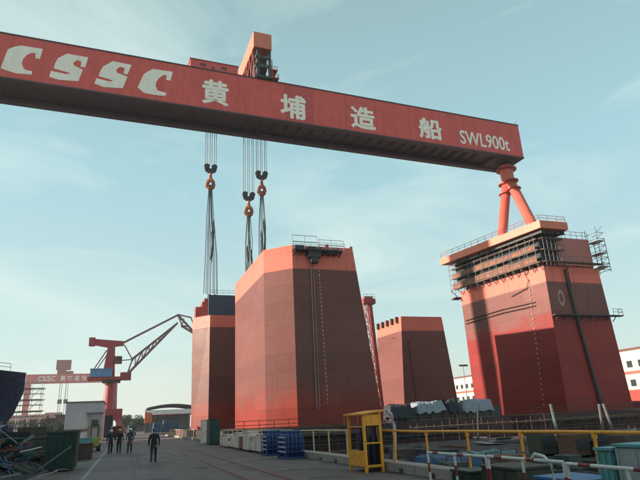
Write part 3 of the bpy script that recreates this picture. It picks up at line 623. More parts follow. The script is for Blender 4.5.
def sling(X, Y, zt, xb, zb, spread, n, lab):
    t = thing('lifting_sling', lab, 'sling', (X, Y, zb), 'slings under the crane hooks'); r = random.Random(int(X*10))
    for k in range(n):
        f = -1+2*k/(n-1); y = Y+r.uniform(-0.8,0.8)
        pts = [Vector((X+f*0.3, Y, zt)), Vector((X+f*0.75+r.uniform(-.2,.2), Y+(y-Y)*.3, zt-(zt-zb)*0.3)), Vector((xb+f*spread*0.85, Y+(y-Y)*.7, zt-(zt-zb)*0.65)), Vector((xb+f*spread, y, zb))]
        MB().path(pts, 0.065 if k%2 else 0.09, 5).build('rope_leg', SLING, t)
    m = MB()
    for k in range(3):
        q = r.uniform(0.2,0.5); x = X+r.uniform(-0.7,0.7); z1 = zt-(zt-zb)*q; z2 = z1-(zt-zb)*0.25
        m.path([(x,Y-0.4,z1),(x+0.25,Y-0.5,(z1+z2)/2),(x-0.1,Y-0.4,z2),(x+0.35,Y-0.5,(z1+z2)/2+1),(x+0.1,Y-0.4,z1+0.5)], 0.15, 5)
    m.build('slack_loop', SLING, t); return t
zz = hook(16.1, 121.0, 60.6, 1.15, 'hook block over the navy box, its fan of slings fully in view'); sling(16.1, 121.0, zz+0.5, 16.6, 29.7, 1.55, 9, 'long fanned wire slings reaching down to the navy box')
zz = hook(25.4, 121.0, 54.2, 1.1, 'lowest hook block, hanging between the other two'); sling(25.4, 121.0, zz+0.5, 25.2, 24.4, 0.75, 7, 'hanging sling legs below the lowest hook block')
zz = hook(28.7, 121.0, 60.2, 1.15, 'hook block above the chamfered column, beside the lowest block'); sling(28.7, 121.0, zz+0.5, 28.5, 24.4, 0.85, 7, 'hanging sling legs going down behind the railing of the chamfered column')

# ------------------------------------------------------------------ lattice mast between the columns
def lattice(m, p, q, w, n, r=0.08, face=('x',)):
    p, q = Vector(p), Vector(q); d = q-p; u = Vector((0,1,0)) if abs(d.normalized().y) < 0.9 else Vector((1,0,0))
    a = d.cross(u).normalized()*w/2; b = d.cross(a).normalized()*w/2
    cs = [a+b, a-b, -a-b, -a+b]
    for c in cs: m.bar(p+c, q+c, r*2)
    for i in range(n):
        s0, s1 = p+d*(i/n), p+d*((i+1)/n)
        for k in range(4):
            c0, c1 = cs[k], cs[(k+1)%4]
            if i%2: c0, c1 = c1, c0
            m.bar(s0+c0, s1+c1, r*1.3); m.bar(s1+cs[k], s1+cs[(k+1)%4], r*1.2)
    return m
t = thing('lattice_mast', 'slim red lattice mast leaning beside the chamfered column', 'mast', (51.4, 110, -9))
MB().bar((50.55,110,26.0),(52.1,110,ZF),0.75,0.75).build('post', REDD, t)
lattice(MB(), (49.2,110,26.0), (50.7,110,4.0), 0.9, 16, 0.07).build('lattice_frame', mat('pale_red', (0.5,0.16,0.13),0.6,0.2,1.0), t)
m = MB(); m.box(48.8,51.7,109.3,110.9,25.9,27.0); m.box(49.2,51.2,109.5,110.8,27.0,27.5); m.build('head', REDD, t)
m = MB(); guardrail(m, [(48.9,109.4,27.0),(51.6,109.4,27.0)], 1.0, 0.9, 0.04); m.build('guard_rail', GREY, t)

# ------------------------------------------------------------------ distant gantry crane
YF, KF = 870.0, 870.0/750.0
fz0, fz1 = pY(60,383,YF).z, pY(60,374,YF).z; fx0 = pY(26,378,YF).x
fc = thing('gantry_crane', 'far-off red gantry crane with white lettering, seen past the jib crane', 'gantry crane', (fx0+1, YF, 0))
m = MB(); fx1 = pY(113.5,378,YF).x; m.box(fx0, fx1, YF, YF+9, fz0, fz1); fg = m.build('girder', RED, fc)
m = MB(); m.box(fx0+0.5, fx0+5.5, YF-6, YF-2, 0, fz0+1); m.box(fx0+0.5, fx0+5.5, YF+11, YF+15, 0, fz0+1); m.box(fx0+1, fx0+5, YF-2.5, YF+11.5, 30, 33); m.build('leg', RED, fc); MB().box(fx1-5, fx1-1, YF-2, YF+11, 0, fz0).build('leg', RED, fc)
m = MB()
for k in range(5): m.box(fx0+5.5, fx0+9, YF-3, YF-2, fz0-4-k*4.2, fz0-3.2-k*4.2)
m.build('leg_platform', GREY, fc)
a, b = pY(57,360,YF), pY(70,373,YF)
m = MB(); m.box(a.x, b.x, YF-1, YF+10, fz1+6, a.z); m.box(a.x+2, a.x+13, YF, YF+9, fz1, fz1+6); m.box(a.x+13, b.x+4, YF+1, YF+8, fz1, fz1+4); m.build('trolley', REDD, fc)
m = MB()
for px in (60, 66):
    p = pY(px,384,YF); m.bar((p.x,YF+4,fz0),(p.x,YF+4,24),0.7); m.bar((p.x+2.5,YF+4,fz0),(p.x+2.5,YF+4,24),0.5); m.box(p.x-1.5,p.x+4,YF+3,YF+5,40,46)
m.build('hoist_rope', ROPE, fc)
FG = lambda u, v, z: Vector((u, YF+v, z))
hx = fz1-fz0
for ch, px in (('C',40),('S',44.5),('S',49),('C',53.5),('黄',63),('埔',70),('造',77),('船',84)):
    p = pY(px, 378, YF).x; wd = 5.2 if ch in 'CS' else 6.6
    sign(ch, p-wd/2, fz0+hx*0.22, p+wd/2, fz0+hx*0.80, 'lettering', 0.02, fg, -0.2, FG)

# ------------------------------------------------------------------ level-luffing jib crane
YJ = 200.0
def J(px, py, dy=0.0): p = pY(px, py, YJ); return Vector((p.x, YJ+dy, p.z))
jc = thing('jib_crane', 'red level-luffing jib crane with blue machinery house and folded lattice jib', 'jib crane', (J(110,400).x, YJ, 0))
jr = mat('jib_red', (0.36, 0.055, 0.065), 0.5, 0.12, 0.5, grime=0.3)
tx = J(110,400).x
m = MB()
for sx in (-1,1):
    for sy in (-1,1): m.bar((tx+sx*4.6, YJ+sy*4.6, 0.6), (tx+sx*2.0, YJ+sy*2.0, 8.0), 1.1)
m.box(tx-5.2,tx+5.2,YJ-5.2,YJ-4.0,1.0,2.2); m.box(tx-5.2,tx+5.2,YJ+4.0,YJ+5.2,1.0,2.2); m.box(tx-3.7,tx+4.1,YJ-3.6,YJ+3.6,4.7,8.2); m.build('portal', jr, jc)
m = MB()
for sx in (-1,1):
    for sy in (-1,1):
        for k in (-1,1): m.tube((tx+sx*4.6+k*0.9-0.2,YJ+sy*4.6,0.45),(tx+sx*4.6+k*0.9+0.2,YJ+sy*4.6,0.45),0.44,10)
m.build('wheel', DARK, jc)
zb = J(110,383).z
m = MB(); m.tube((tx,YJ,8.2),(tx,YJ,zb),2.3,16,1.95); m.box(tx+0.4,tx+1.0,YJ-2.6,YJ-2.0,8.2,zb); tw = m.build('tower', jr, jc)
m = MB(); lattice(m, (tx+1.5,YJ-2.6,8.2),(tx+1.5,YJ-2.6,zb),0.8,8,0.05); m.build('ladder_cage', mat('pink_white',(0.5,0.36,0.36),0.6,0.1,1), tw)
m = MB(); m.tube((tx,YJ,zb),(tx,YJ,zb+0.9),2.9,18); m.build('slew_ring', DARK, jc)
za, zc = zb+0.9, J(110,375).z
xa, xb = J(88,378).x, J(131,378).x
m = MB(); m.box(xa, xb, YJ-2.4, YJ+2.4, za, za+1.0); m.box(xb-3.5,xb,YJ-1.8,YJ+1.8,za+1.0,za+2.4); m.build('slewing_platform', REDD, jc)
p0, p1 = J(90,381), J(112.5,369.5)
hs = MB().box(p0.x, p1.x, YJ-2.6, YJ+2.2, za+1.0, p1.z).build('machinery_house', CRBLUE, jc)
m = MB()
for k in range(9): x = p0.x+0.3+k*(p1.x-p0.x-0.6)/8; m.box(x-0.05,x+0.05,YJ-2.66,YJ-2.58,za+1.1,p1.z-0.1)
m.box(p0.x-0.15,p1.x+0.15,YJ-2.8,YJ+2.4,p1.z,p1.z+0.15); m.build('panel_rib', CRBLUE, hs)
zt = J(110,343).z; x0, x1 = J(105,360).x, J(114,360).x
m = MB(); m.prism([Vector((x0-0.5,YJ-1.6,za+1)),Vector((x1+0.6,YJ-1.6,za+1)),Vector((x1+0.6,YJ+1.6,za+1)),Vector((x0-0.5,YJ+1.6,za+1))],[Vector((x0+0.8,YJ-0.9,zt)),Vector((x1,YJ-0.9,zt)),Vector((x1,YJ+0.9,zt)),Vector((x0+0.8,YJ+0.9,zt))]); m.build('mast', jr, jc)
m = MB(); q = J(118,360.5); m.box(q.x-1.3,q.x+1.3,YJ-2.4,YJ-0.2,q.z-1.2,q.z+1.2); cbn = m.build('cab', mat('cab_dark',(0.16,0.05,0.05),0.5,0.1,1), jc)
m = MB(); m.box(q.x-0.2,q.x+1.0,YJ-2.44,YJ-2.38,q.z-0.1,q.z+0.8); m.build('window', GLASS, cbn)
m = MB(); m.prism([J(91,339,-0.9),J(91,344.5,-0.9),J(108,347.5,-0.9),J(124,345.5,-0.9),J(124,341.5,-0.9)],[J(91,339,0.9),J(91,344.5,0.9),J(108,347.5,0.9),J(124,345.5,0.9),J(124,341.5,0.9)]); m.box(J(91,340).x-0.5,J(91,340).x+1.4,YJ-1.4,YJ+1.4,J(91,346).z,J(91,338).z); m.build('rocker_beam', jr, jc)
m = MB(); m.bar(J(94,369),J(107,350),0.35); m.bar(J(97,369),J(109,352),0.3); m.bar(J(113,361),J(133,359.5),0.3); m.build('tie_rod', GREY, jc)
gj = mat('jib_grey', (0.24,0.14,0.14), 0.55, 0.15, 0.8)
m = MB()
for s in (-1,1):
    f = J(127,374.5,s*1.8); e = J(177.5,323,s*0.5); m.bar(f, e, 0.6)
    f2 = J(132.5,359,s*1.6); m.bar(f2, e, 0.52); m.bar(f, f2, 0.35)
    n = 7
    for k in range(1, n):
        a, b = f.lerp(e, k/n), f2.lerp(e, (k-0.5)/n); c = f2.lerp(e, (k+0.5)/n); m.bar(a, b, 0.3); m.bar(a, c, 0.3)
for k in range(7):
    a, b = J(127,374.5,-1.8).lerp(J(177.5,323,-0.5), k/7), J(127,374.5,1.8).lerp(J(177.5,323,0.5), k/7); m.bar(a, b, 0.2)
jb = m.build('jib', gj, jc)
m = MB()
for s in (-0.6,0.6): m.bar(J(124,342.5,s), J(178,315,s), 0.5); m.bar(J(124.5,345,s), J(133,361,s), 0.3)
m.build('backstay', gj, jc)
m = MB()
for s in (-0.5,0.5):
    m.bar(J(177.5,314.5,s), J(196.5,335,s), 0.55); m.bar(J(177.5,314.5,s), J(182,325,s), 0.35); m.bar(J(181,325.5,s), J(196.5,335,s), 0.55); m.bar(J(184,318.5,s), J(182,325.5,s),0.25); m.bar(J(190,327,s), J(182,325.5,s),0.25); m.bar(J(177.5,314.5,s), J(191,317.5,s), 0.25); m.bar(J(191,317.5,s), J(196.5,333,s), 0.25)
m.build('fly_jib', gj, jc)
m = MB(); m.tube(J(196,334,-0.7), J(196,334,0.7), 0.9, 12); m.build('sheave', DARK, jc)
m = MB(); a = J(196,336); m.tube(a, (a.x,YJ,16), 0.09, 5); m.box(a.x-0.6,a.x+0.6,YJ-0.4,YJ+0.4,14.4,16); m.build('hoist_rope', ROPE, jc)
# ------------------------------------------------------------------ shed at the dock head
YS = 232.0
def S(px, py): p = pY(px, py, YS); return Vector((p.x, YS, p.z))
sx0, sx1 = S(147,407).x, S(197,407).x
t = thing('dock_head_shed', 'open shed with bowed dark roof and white fascia at the dock head', 'shed', ((sx0+sx1)/2, YS+12, 0))
m = MB(); n = 10; za, zt = 9.0, 10.9
def arc(f): return za+(zt-za)*math.sin(math.pi*(0.12+0.76*f))-0.4
lo = [Vector((sx0+(sx1-sx0)*k/n, YS, arc(k/n)-0.7)) for k in range(n+1)]; hi = [Vector((v.x, YS, arc(k/n))) for k, v in enumerate(lo)]
ring = lo + hi[::-1]; m.prism(ring, [v+Vector((0,24,0)) for v in ring]); rf = m.build('roof', mat('shed_roof',(0.07,0.08,0.085),0.7,0.2,0.3), t)
m = MB(); m.box(sx0+0.3, sx1-0.3, YS-0.4, YS-0.1, 6.6, 8.35); m.build('fascia', mat('fascia_white',(0.8,0.79,0.77),0.6,0.06,0.3), t)
m = MB(); m.box(sx0+0.2, sx1-0.2, YS+0.1, YS+0.4, 6.1, 7.05); m.build('lintel', mat('lintel_red',(0.33,0.06,0.06),0.6,0.1,0.3), t)
for k in range(6):
    x = sx0+0.5+(sx1-sx0-1)*k/5; m = MB().box(x-0.22,x+0.22,YS+0.1,YS+0.55,0,8.3); m.build('post', DARK, t)
m = MB().box(sx0+0.2, sx1-0.2, YS+23, YS+23.4, 0, 8.5); m.build('back_wall', GREY, t)
for k, (a, b, z) in enumerate(((10.2,13.4,3.6),(13.8,17.0,4.4),(17.3,20.6,3.9))):
    m = MB(); m.prism([Vector((a,YS-3,0.02)),Vector((b,YS-3,0.02)),Vector((b,YS-0.8,0.02)),Vector((a,YS-0.8,0.02))],[Vector((a+0.4,YS-2.6,z)),Vector((b-0.5,YS-2.6,z-0.4)),Vector((b-0.4,YS-1.2,z-0.2)),Vector((a+0.3,YS-1.2,z+0.2))])
    tag(m.build('covered_stack', BTARP, bevel=0.2), 'stack under blue tarp in front of the open shed', 'tarp stack', 'blue tarp stacks at the shed')
m = MB(); p, q = pY(145,413,222), pY(151.5,425,222); m.box(p.x, q.x, 222, 224.2, 3.6, p.z); t = thing('orange_hoarding', 'bright orange hoarding on legs beside the shed', 'hoarding', ((p.x+q.x)/2, 223, 0)); m.build('panel', ORNG, t)
MB().box(p.x+0.1,p.x+0.35,222.4,222.7,0,3.6).build('leg', GREY, t); MB().box(q.x-0.35,q.x-0.1,222.4,222.7,0,3.6).build('leg', GREY, t)

# ------------------------------------------------------------------ white workshop on the left
YW = 110.0
wx0, wx1 = pY(66.5,402,YW).x, pY(103.5,402,YW).x; wz = pY(80,402.5,YW).z
t = thing('workshop', 'plain white sheet-clad workshop with a grey lean-to', 'workshop', ((wx0+wx1)/2, YW+6, 0))
wl = MB().box(wx0, wx1, YW, YW+14, 0, wz).build('wall', PALE, t)
m = MB()
for k in range(22): x = wx0+0.15+k*(wx1-wx0-0.3)/21; m.box(x-0.03,x+0.03,YW-0.04,YW+0.02,2.2,wz-0.05)
m.build('cladding_rib', PALE, wl)
m = MB(); m.box(wx0-0.15, wx1+0.15, YW-0.2, YW+14.2, wz, wz+0.18); m.build('roof', GREY, t)
m = MB(); m.box(wx0-0.02, wx1+0.02, YW-0.1, YW-0.045, 1.7, 2.15); m.build('stain_band', mat('band_brown',(0.18,0.12,0.11),0.7,0.2,1), t)
lx = pY(87,412,YW).x
m = MB(); m.box(lx, wx1+0.3, YW-2.6, YW-0.12, 4.6, 4.8); m.build('lean_to_roof', GREY, t)
m = MB(); m.box(lx+0.6, wx1, YW-2.4, YW-0.12, 0, 4.6); lw = m.build('lean_to_wall', mat('lean_grey',(0.33,0.33,0.35),0.7,0.1,1), t)
m = MB(); m.box(lx+1.0, lx+2.1, YW-2.46, YW-2.38, 2.3, 3.6); m.build('window', GLASS, t)

# ------------------------------------------------------------------ unseen hall added on the left to shade the quay
t = thing('added_shade_hall', 'long grey hall with tall sliding doors, added out of view to shade the quay', 'hall', (-48, 22, 0))
HX, HY0, HY1, HH = -32.5, -60.0, 85.0, 20.0
MB().box(HX-30, HX, HY0, HY1, 0, HH).build('wall', mat('hall_sheet',(0.30,0.32,0.34),0.7,0.08,0.2,grime=0.3), t)
MB().prism([Vector((HX-30.6,HY0-0.6,HH)),Vector((HX-15,HY0-0.6,HH+3.2)),Vector((HX+0.6,HY0-0.6,HH))],[Vector((HX-30.6,HY1+0.6,HH)),Vector((HX-15,HY1+0.6,HH+3.2)),Vector((HX+0.6,HY1+0.6,HH))]).build('roof', GREY, t)
for k in range(6):
    y = HY0+12+k*24
    MB().box(HX+0.002, HX+0.25, y-5, y+4.9, 0, 12).build('sliding_door', mat('hall_door',(0.08,0.14,0.22),0.6,0.1,0.5,grime=0.3), t)
    for z in (14.5, 17.0): MB().box(HX+0.002, HX+0.08, y-8, y+8, z, z+1.4).build('window', GLASS, t)
# ------------------------------------------------------------------ ship bow on the left
t = thing('ship_hull', 'dark navy ship hull with raked bow standing on blocks', 'ship', (-40, 92, 0))
secs = []
for x, hb_t, hb_b, zk, zd in ((-14.2,0.25,0.05,7.6,10.35),(-15.2,1.3,0.1,4.6,10.4),(-16.6,2.6,0.5,2.2,10.5),(-19,4.4,1.6,1.0,10.7),(-23,6.2,3.6,0.8,11.0),(-30,7.2,5.8,0.8,11.2),(-46,7.4,6.8,0.8,11.2),(-62,7.4,6.8,0.8,11.2)):
    row = []
    for s in (-1, 1):
        for f in ((0,0.25,0.55,0.8,1.0) if s < 0 else (1.0,0.8,0.55,0.25,0)):
            hb = hb_b+(hb_t-hb_b)*(f**1.4); row.append(Vector((x, 92+s*hb, zk+(zd-zk)*f)))
    secs.append(row)
m = MB(); n = len(secs[0]); m.v = [v for r in secs for v in r]
for i in range(len(secs)-1):
    for k in range(n): m.f.append((i*n+k, i*n+(k+1)%n, (i+1)*n+(k+1)%n, (i+1)*n+k))
m.f += [tuple(range(n)), tuple(range((len(secs)-1)*n, len(secs)*n))]
m.build('hull', NAVY, t)
m = MB()
for k in range(7): m.box(-58+k*6, -57+k*6, 89, 95, 0, 0.8)
m.build('keel_block', WOOD, t)
m = MB(); guardrail(m, [(-16,90.2,10.5),(-22,86.2,11.0),(-34,84.9,11.2)], 1.0, 2.0, 0.04); m.build('guard_rail', GREY, t)
def scaffold(name, lab, x0, x1, y0, y1, z0, lifts, bay, mt=GREY, lift=2.0, group='scaffold bays around the yard', deck=WOOD):
    t = thing(name, lab, 'scaffold', ((x0+x1)/2, (y0+y1)/2, z0), group)
    nb = max(1, round((x1-x0)/bay)); r = 0.045
    m = MB()
    for i in range(nb+1):
        x = x0+(x1-x0)*i/nb
        for y in (y0, y1): m.tube((x,y,z0),(x,y,z0+lifts*lift+rng.uniform(0.2,1.0)),r,5)
    m.build('standard', mt, t)
    m = MB()
    for k in range(1, lifts+1):
        for y in (y0, y1):
            for dz in (0, 1.0): m.tube((x0-0.3,y,z0+k*lift+dz-0.1),(x1+0.3,y,z0+k*lift+dz-0.1),r*0.9,5)
        for i in range(nb+1): x = x0+(x1-x0)*i/nb; m.tube((x,y0-0.2,z0+k*lift-0.15),(x,y1+0.2,z0+k*lift-0.15),r*0.9,5)
    for i in range(nb):
        if i % 2 == 0:
            for k in range(lifts): m.tube((x0+(x1-x0)*i/nb,y0-0.06,z0+k*lift+0.1),(x0+(x1-x0)*(i+1)/nb,y0-0.06,z0+(k+1)*lift),r*0.8,5)
    m.build('ledger', mt, t)
    for k in range(1, lifts+1):
        w = (y1-y0)/3
        for j in range(3): MB().box(x0-0.2+rng.uniform(-.3,.2), x1+0.2+rng.uniform(-.2,.3), y0+j*w+0.02, y0+(j+1)*w-0.02, z0+k*lift, z0+k*lift+0.05).build('plank', deck, t)
    return t
scaffold('scaffold', 'pale tube scaffold under the flare of the navy bow', -17.2, -12.6, 97.5, 99.5, 0, 5, 1.5, mat('galv', (0.42,0.42,0.42),0.5,0.15,1.0), 1.7)

# ------------------------------------------------------------------ far background: low buildings, trees, cream sheds
def far_building(x0, x1, y, d, h, mt, roofm, lab, gable=True):
    t = thing('warehouse', lab, 'building', ((x0+x1)/2, y+d/2, 0), 'low buildings beyond the yard')
    MB().box(x0, x1, y, y+d, 0, h).build('wall', mt, t)
    e = 0.6
    if gable: MB().prism([Vector((x0-e,y-e,h)),Vector((x0-e,y+d/2,h+d*0.14)),Vector((x0-e,y+d+e,h))],[Vector((x1+e,y-e,h)),Vector((x1+e,y+d/2,h+d*0.14)),Vector((x1+e,y+d+e,h))]).build('roof', roofm, t)
    else: MB().box(x0-e, x1+e, y-e, y+d+e, h, h+0.6).build('roof', roofm, t)
    nwin = max(3, int((x1-x0)/6))
    for k in range(nwin):
        xx = x0+(x1-x0)*(k+0.5)/nwin; MB().box(xx-1.1, xx+1.1, y-0.05, y+0.05, h*0.45, h*0.68).build('window', GLASS, t)
    return t
bw = mat('dull_brick', (0.10,0.065,0.06),0.85,0.15,0.3); gw = mat('grey_wall', (0.14,0.125,0.125),0.85,0.1,0.3); rw = mat('dull_red_roof', (0.15,0.06,0.055),0.8,0.15,0.3)
def bx_(px0, px1, py, Y): a, b = pY(px0,py,Y), pY(px1,py,Y); return a.x, b.x, a.z
for px0, px1, py, Y, d, mt, rm, lab, gb in ((24,44,420,330,20,bw,rw,'low brown brick building nearest the far gantry leg',True),(43,58,418.5,350,24,gw,rw,'grey low building with red roof between two brick ones',True),(56,68,416,335,26,bw,DARK,'taller flat-roofed brown building beside the white workshop',False),
                                            (116,131,421.5,420,30,gw,rw,'low grey building closing the road in the distance',True),(131,149,420,380,22,bw,DARK,'brown flat building to the left of the shed, end of the road',False),(-60,26,424,460,30,gw,rw,'long grey building behind the navy hull',True)):
    x0, x1, h = bx_(px0, px1, py, Y); far_building(x0, x1, Y, d, h, mt, rm, lab, gb)
def cream_bld(X, y0, y1, d, h, lab):
    t = thing('long_building', lab, 'building', (X+d/2, (y0+y1)/2, 0), 'cream buildings past the dock')
    MB().box(X, X+d, y0, y1, 0, h).build('wall', CREAM, t)
    MB().box(X-0.6, X+d+0.6, y0-0.6, y1+0.6, h, h+0.7).build('roof', rw, t)
    for z in (h*0.30, h*0.62):
        MB().box(X-0.35, X+0.02, y0+1, y1-1, z-0.5, z+0.5).build('band', mat('band_red',(0.30,0.10,0.08),0.7,0.1,0.3), t)
        nb = int((y1-y0)/5)
        for k in range(nb):
            y = y0+(k+0.5)*(y1-y0)/nb
            MB().box(X-0.06, X+0.06, y-1.2, y+1.2, z+1.8, z+h*0.2).build('window', GLASS, t)
cream_bld(176, 120, 215, 22, 21.0, 'cream two-band building seen past the right edge of the widest column')
cream_bld(178, 230, 330, 22, 20.5, 'cream building seen between two columns behind a lamp post')
t = thing('lamp_mast', 'tall floodlight mast in front of the cream building', 'lamp post', pY(463,405,240).to_2d().to_3d())
lp = pY(463,366,240); MB().tube((lp.x,240,0),(lp.x,240,lp.z),0.28,8,0.16).build('pole', GREY, t)
m = MB(); m.box(lp.x-2.4,lp.x+2.4,239.7,240.3,lp.z,lp.z+0.5)
for k in range(4): m.box(lp.x-2.2+k*1.25,lp.x-1.4+k*1.25,239.3,239.7,lp.z-0.3,lp.z+0.7)
m.build('lamp_head', DARK, t)
def tree(x, y, h, r, lab, seed):
    rr = random.Random(seed); t = thing('tree', lab, 'tree', (x, y, 0), 'trees along the horizon')
    m = MB(); m.path([(x,y,0),(x+0.2,y,h*0.3),(x+0.1,y,h*0.6)], [0.35,0.25,0.12], 6)
    for k in range(5):
        a = rr.uniform(0,6.28); m.path([(x+0.2,y,h*(0.3+0.06*k)),(x+math.cos(a)*r*0.4,y+math.sin(a)*r*0.4,h*0.55),(x+math.cos(a)*r*0.75,y+math.sin(a)*r*0.75,h*0.75)], [0.14,0.09,0.04], 5)
    m.build('trunk', BARK, t)
    m = MB(); cl = [(rr.gauss(0,0.45)*r, rr.gauss(0,0.45)*r, h*rr.uniform(0.42,0.95), r*rr.uniform(0.25,0.5)) for _ in range(16)]
    for cx_, cy_, cz_, cr_ in cl:
        for _ in range(60):
            d = Vector((rr.gauss(0,1),rr.gauss(0,1),rr.gauss(0,0.8))).normalized()*cr_*rr.uniform(0.5,1.05)
            c = Vector((x+cx_,y+cy_,cz_))+d; u = Vector((rr.gauss(0,1),rr.gauss(0,1),rr.gauss(0,1))).normalized(); v = u.orthogonal().normalized(); s = rr.uniform(0.18,0.36)
            m.add([c-u*s,c+v*s*0.6,c+u*s,c-v*s*0.6],[(0,1,2,3)])
    m.build('crown', LEAF, t)
for i, (px, Y, h, r) in enumerate(((121,300,8.5,3.2),(127,310,7.5,3.0),(136,290,7.0,3.0),(141,300,8.0,3.2),(49,240,5.6,2.6),(38,250,5.2,2.6),(33,235,5.0,2.4),(62,236,5.4,2.2))):
    p = pY(px, 425, Y); tree(p.x, Y, h, r, 'bushy tree low on the skyline at the end of the road' if i < 4 else 'bushy tree low on the skyline behind the scrap heap', 40+i)

# ------------------------------------------------------------------ dock rail fences
def rail_fence(y0, y1, mt, lab, name='dock_railing'):
    t = thing(name, lab, 'railing', (8.62, y0, 0.3), 'railings along the dock edge')
    n = round((y1-y0)/2.18)
    MB().path([(8.62+rng.uniform(-.015,.015), y0-0.3+(y1-y0+0.6)*k/(2*n), 1.28+rng.uniform(-.014,.012)) for k in range(2*n+1)], 0.036, 8).build('top_rail', mt, t)
    for i in range(n+1):
        y = y0+(y1-y0)*i/n; m = MB(); m.tube((8.62+rng.uniform(-.02,.02),y+rng.uniform(-.03,.03),0.305),(8.62,y,1.27),0.034,8); m.box(8.55,8.69,y-0.07,y+0.07,0.303,0.318); m.tube((8.62,y,1.16),(8.62,y,1.27),0.05,8); m.build('post', mt, t)
    return t
rail_fence(4.5, 19.8, YEL, 'yellow tube railing on the coping beside the striped barriers')
t = rail_fence(22.0, 118, YELP, 'faded cream tube railing on the coping past the yellow booth')
for k, (ya, yb, za) in enumerate(((6.6,11.0,0.72),(8.9,13.2,0.66),(11.0,15.4,0.5))):
    m = MB(); m.path([(8.56,lerp((ya,0,0),(yb,0,0),f).x,za+(-0.25)*math.sin(math.pi*f)+0.12*f) for f in [i/9 for i in range(10)]], 0.022, 5)
    tag(m.build('welding_cable', mat('cable_grey',(0.10,0.09,0.085),0.7,0.2,3)), 'grey welding cable sagging between yellow railing posts', 'cable', 'cables on the yellow railing')

# ------------------------------------------------------------------ yellow booth
t = thing('cutting_gas_booth', 'yellow roofed steel booth holding gas gear beside the dock railing', 'booth', (8.05, 18.75, 0.004))
bx0, bx1, by0, by1 = 7.72, 8.32, 18.05, 19.42
for x in (bx0, bx1):
    for y in (by0, by1): MB().bar((x,y,0.0),(x,y,1.86 if x < 8 else 1.92),0.09).build('post', YEL, t)
m = MB(); m.prism([Vector((bx0-0.14,by0-0.12,1.84)),Vector((bx1+0.14,by0-0.12,1.93)),Vector((bx1+0.14,by1+0.14,1.93)),Vector((bx0-0.14,by1+0.14,1.84))],[Vector((bx0-0.14,by0-0.12,1.89)),Vector((bx1+0.14,by0-0.12,1.99)),Vector((bx1+0.14,by1+0.14,1.99)),Vector((bx0-0.14,by1+0.14,1.89))]); rf = m.build('roof', YEL, t)
m = MB(); m.box(bx0-0.02,bx1+0.02,by0-0.03,by0+0.0,1.48,1.84); m.build('front_board', YEL, t)
m = MB(); m.box(bx0-0.03,bx0+0.0,by0+0.02,by1-0.02,0.18,0.66); m.build('side_panel', YEL, t)
m = MB(); m.box(bx0+0.03,bx1-0.02,by0+0.05,by1-0.03,0.14,0.18); m.build('floor', YEL, t)
m = MB(); m.bar((bx0,by0,0.92),(bx1,by0,0.92),0.05); m.bar((bx0,by0,0.2),(bx1,by0,0.2),0.07); m.bar((bx0,by1,0.66),(bx0,by0,0.66),0.05); m.bar((bx0,by0,1.46),(bx0,by1,1.46),0.04); m.build('cross_rail', YEL, t)
m = MB(); m.box(bx1-0.02,bx1+0.01,by0+0.05,by1-0.05,0.18,1.5); m.build('back_panel', mat('booth_dark',(0.05,0.035,0.03),0.8,0.2,2), t)
for k in range(4):
    x, y = bx0+0.18+0.24*(k%2), by0+0.25+0.5*(k//2)
    c = MB().lathe((x,y,0.185), [(0.10,0),(0.10,0.98),(0.06,1.1),(0.035,1.12),(0.035,1.22)], 10).build('gas_cylinder', NAVY if k%2 else DARK, None, smooth=True)
    tag(c, 'slim dark gas cylinder standing inside the yellow booth', 'gas cylinder', 'cylinders in the yellow booth')
for k in range(5):
    x = bx0+0.08+k*0.11; r = random.Random(k)
    m = MB(); m.path([(x,by0+0.10,1.44),(x+r.uniform(-.04,.04),by0+0.06,1.22),(x+0.03,by0+0.08,1.0+r.uniform(-.08,.1)),(x+0.06,by0+0.1,1.2),(x+0.05,by0+0.12,1.44)], 0.014, 5)
    tag(m.build('gas_hose', (DARK,GREY,RBAND,DARK,mat('hose_pale',(0.4,0.38,0.36),0.6,0.1,4))[k]), 'thin gas hose looped from the booth crossbar', 'hose', 'hoses hung in the yellow booth')
m = MB(); m.path([(8.55,17.95,1.98),(8.72,17.9,1.80),(8.80,17.9,1.45),(8.78,17.9,1.0),(8.72,17.95,0.31)], 0.06, 8)
tag(m.build('vent_pipe', mat('pale_pipe',(0.42,0.40,0.44),0.5,0.15,2.0)), 'pale curved pipe rising just behind the yellow booth', 'pipe')

# ------------------------------------------------------------------ blue cylinder racks, cabinets along the railing
def cyl_rack(y0, y1, lab, nx, ny):
    t = thing('cylinder_rack', lab, 'cylinder rack', (7.95, (y0+y1)/2, 0.006), 'blue gas cylinder racks')
    x0, x1 = 7.5, 8.4
    m = MB(); m.box(x0,x1,y0,y1,0.006,0.10); m.build('base', BLUE, t)
    k = 0
    for i in range(nx):
        for j in range(ny):
            x = x0+0.13+(x1-x0-0.26)*i/(nx-1); y = y0+0.13+(y1-y0-0.26)*j/(ny-1)
            MB().lathe((x,y,0.10), [(0.115,0),(0.115,0.92),(0.085,1.03),(0.04,1.08),(0.05,1.10),(0.05,1.2),(0.02,1.22)], 10).build('gas_cylinder', BLUE, t, smooth=True)
    for z in (0.3, 0.52, 0.74, 0.96):
        m = MB(); m.box(x0-0.03,x0-0.005,y0,y1,z,z+0.07); m.build('side_slat', mat('slat_pale',(0.42,0.46,0.56),0.5,0.2,3,grime=0.4), t)
        m = MB(); m.box(x0-0.03,x1+0.02,y0-0.035,y0-0.01,z+0.02,z+0.05); m.build('front_bar', BLUE, t)
    for x, y in ((x0-0.02,y0-0.02),(x1+0.0,y0-0.02),(x0-0.02,y1),(x1,y1)): MB().bar((x,y,0.006),(x,y,1.12),0.05).build('post', BLUE, t)
cyl_rack(27.3, 28.7, 'dark blue gas cylinder rack with pale slats, closer to the yellow booth', 4, 6)
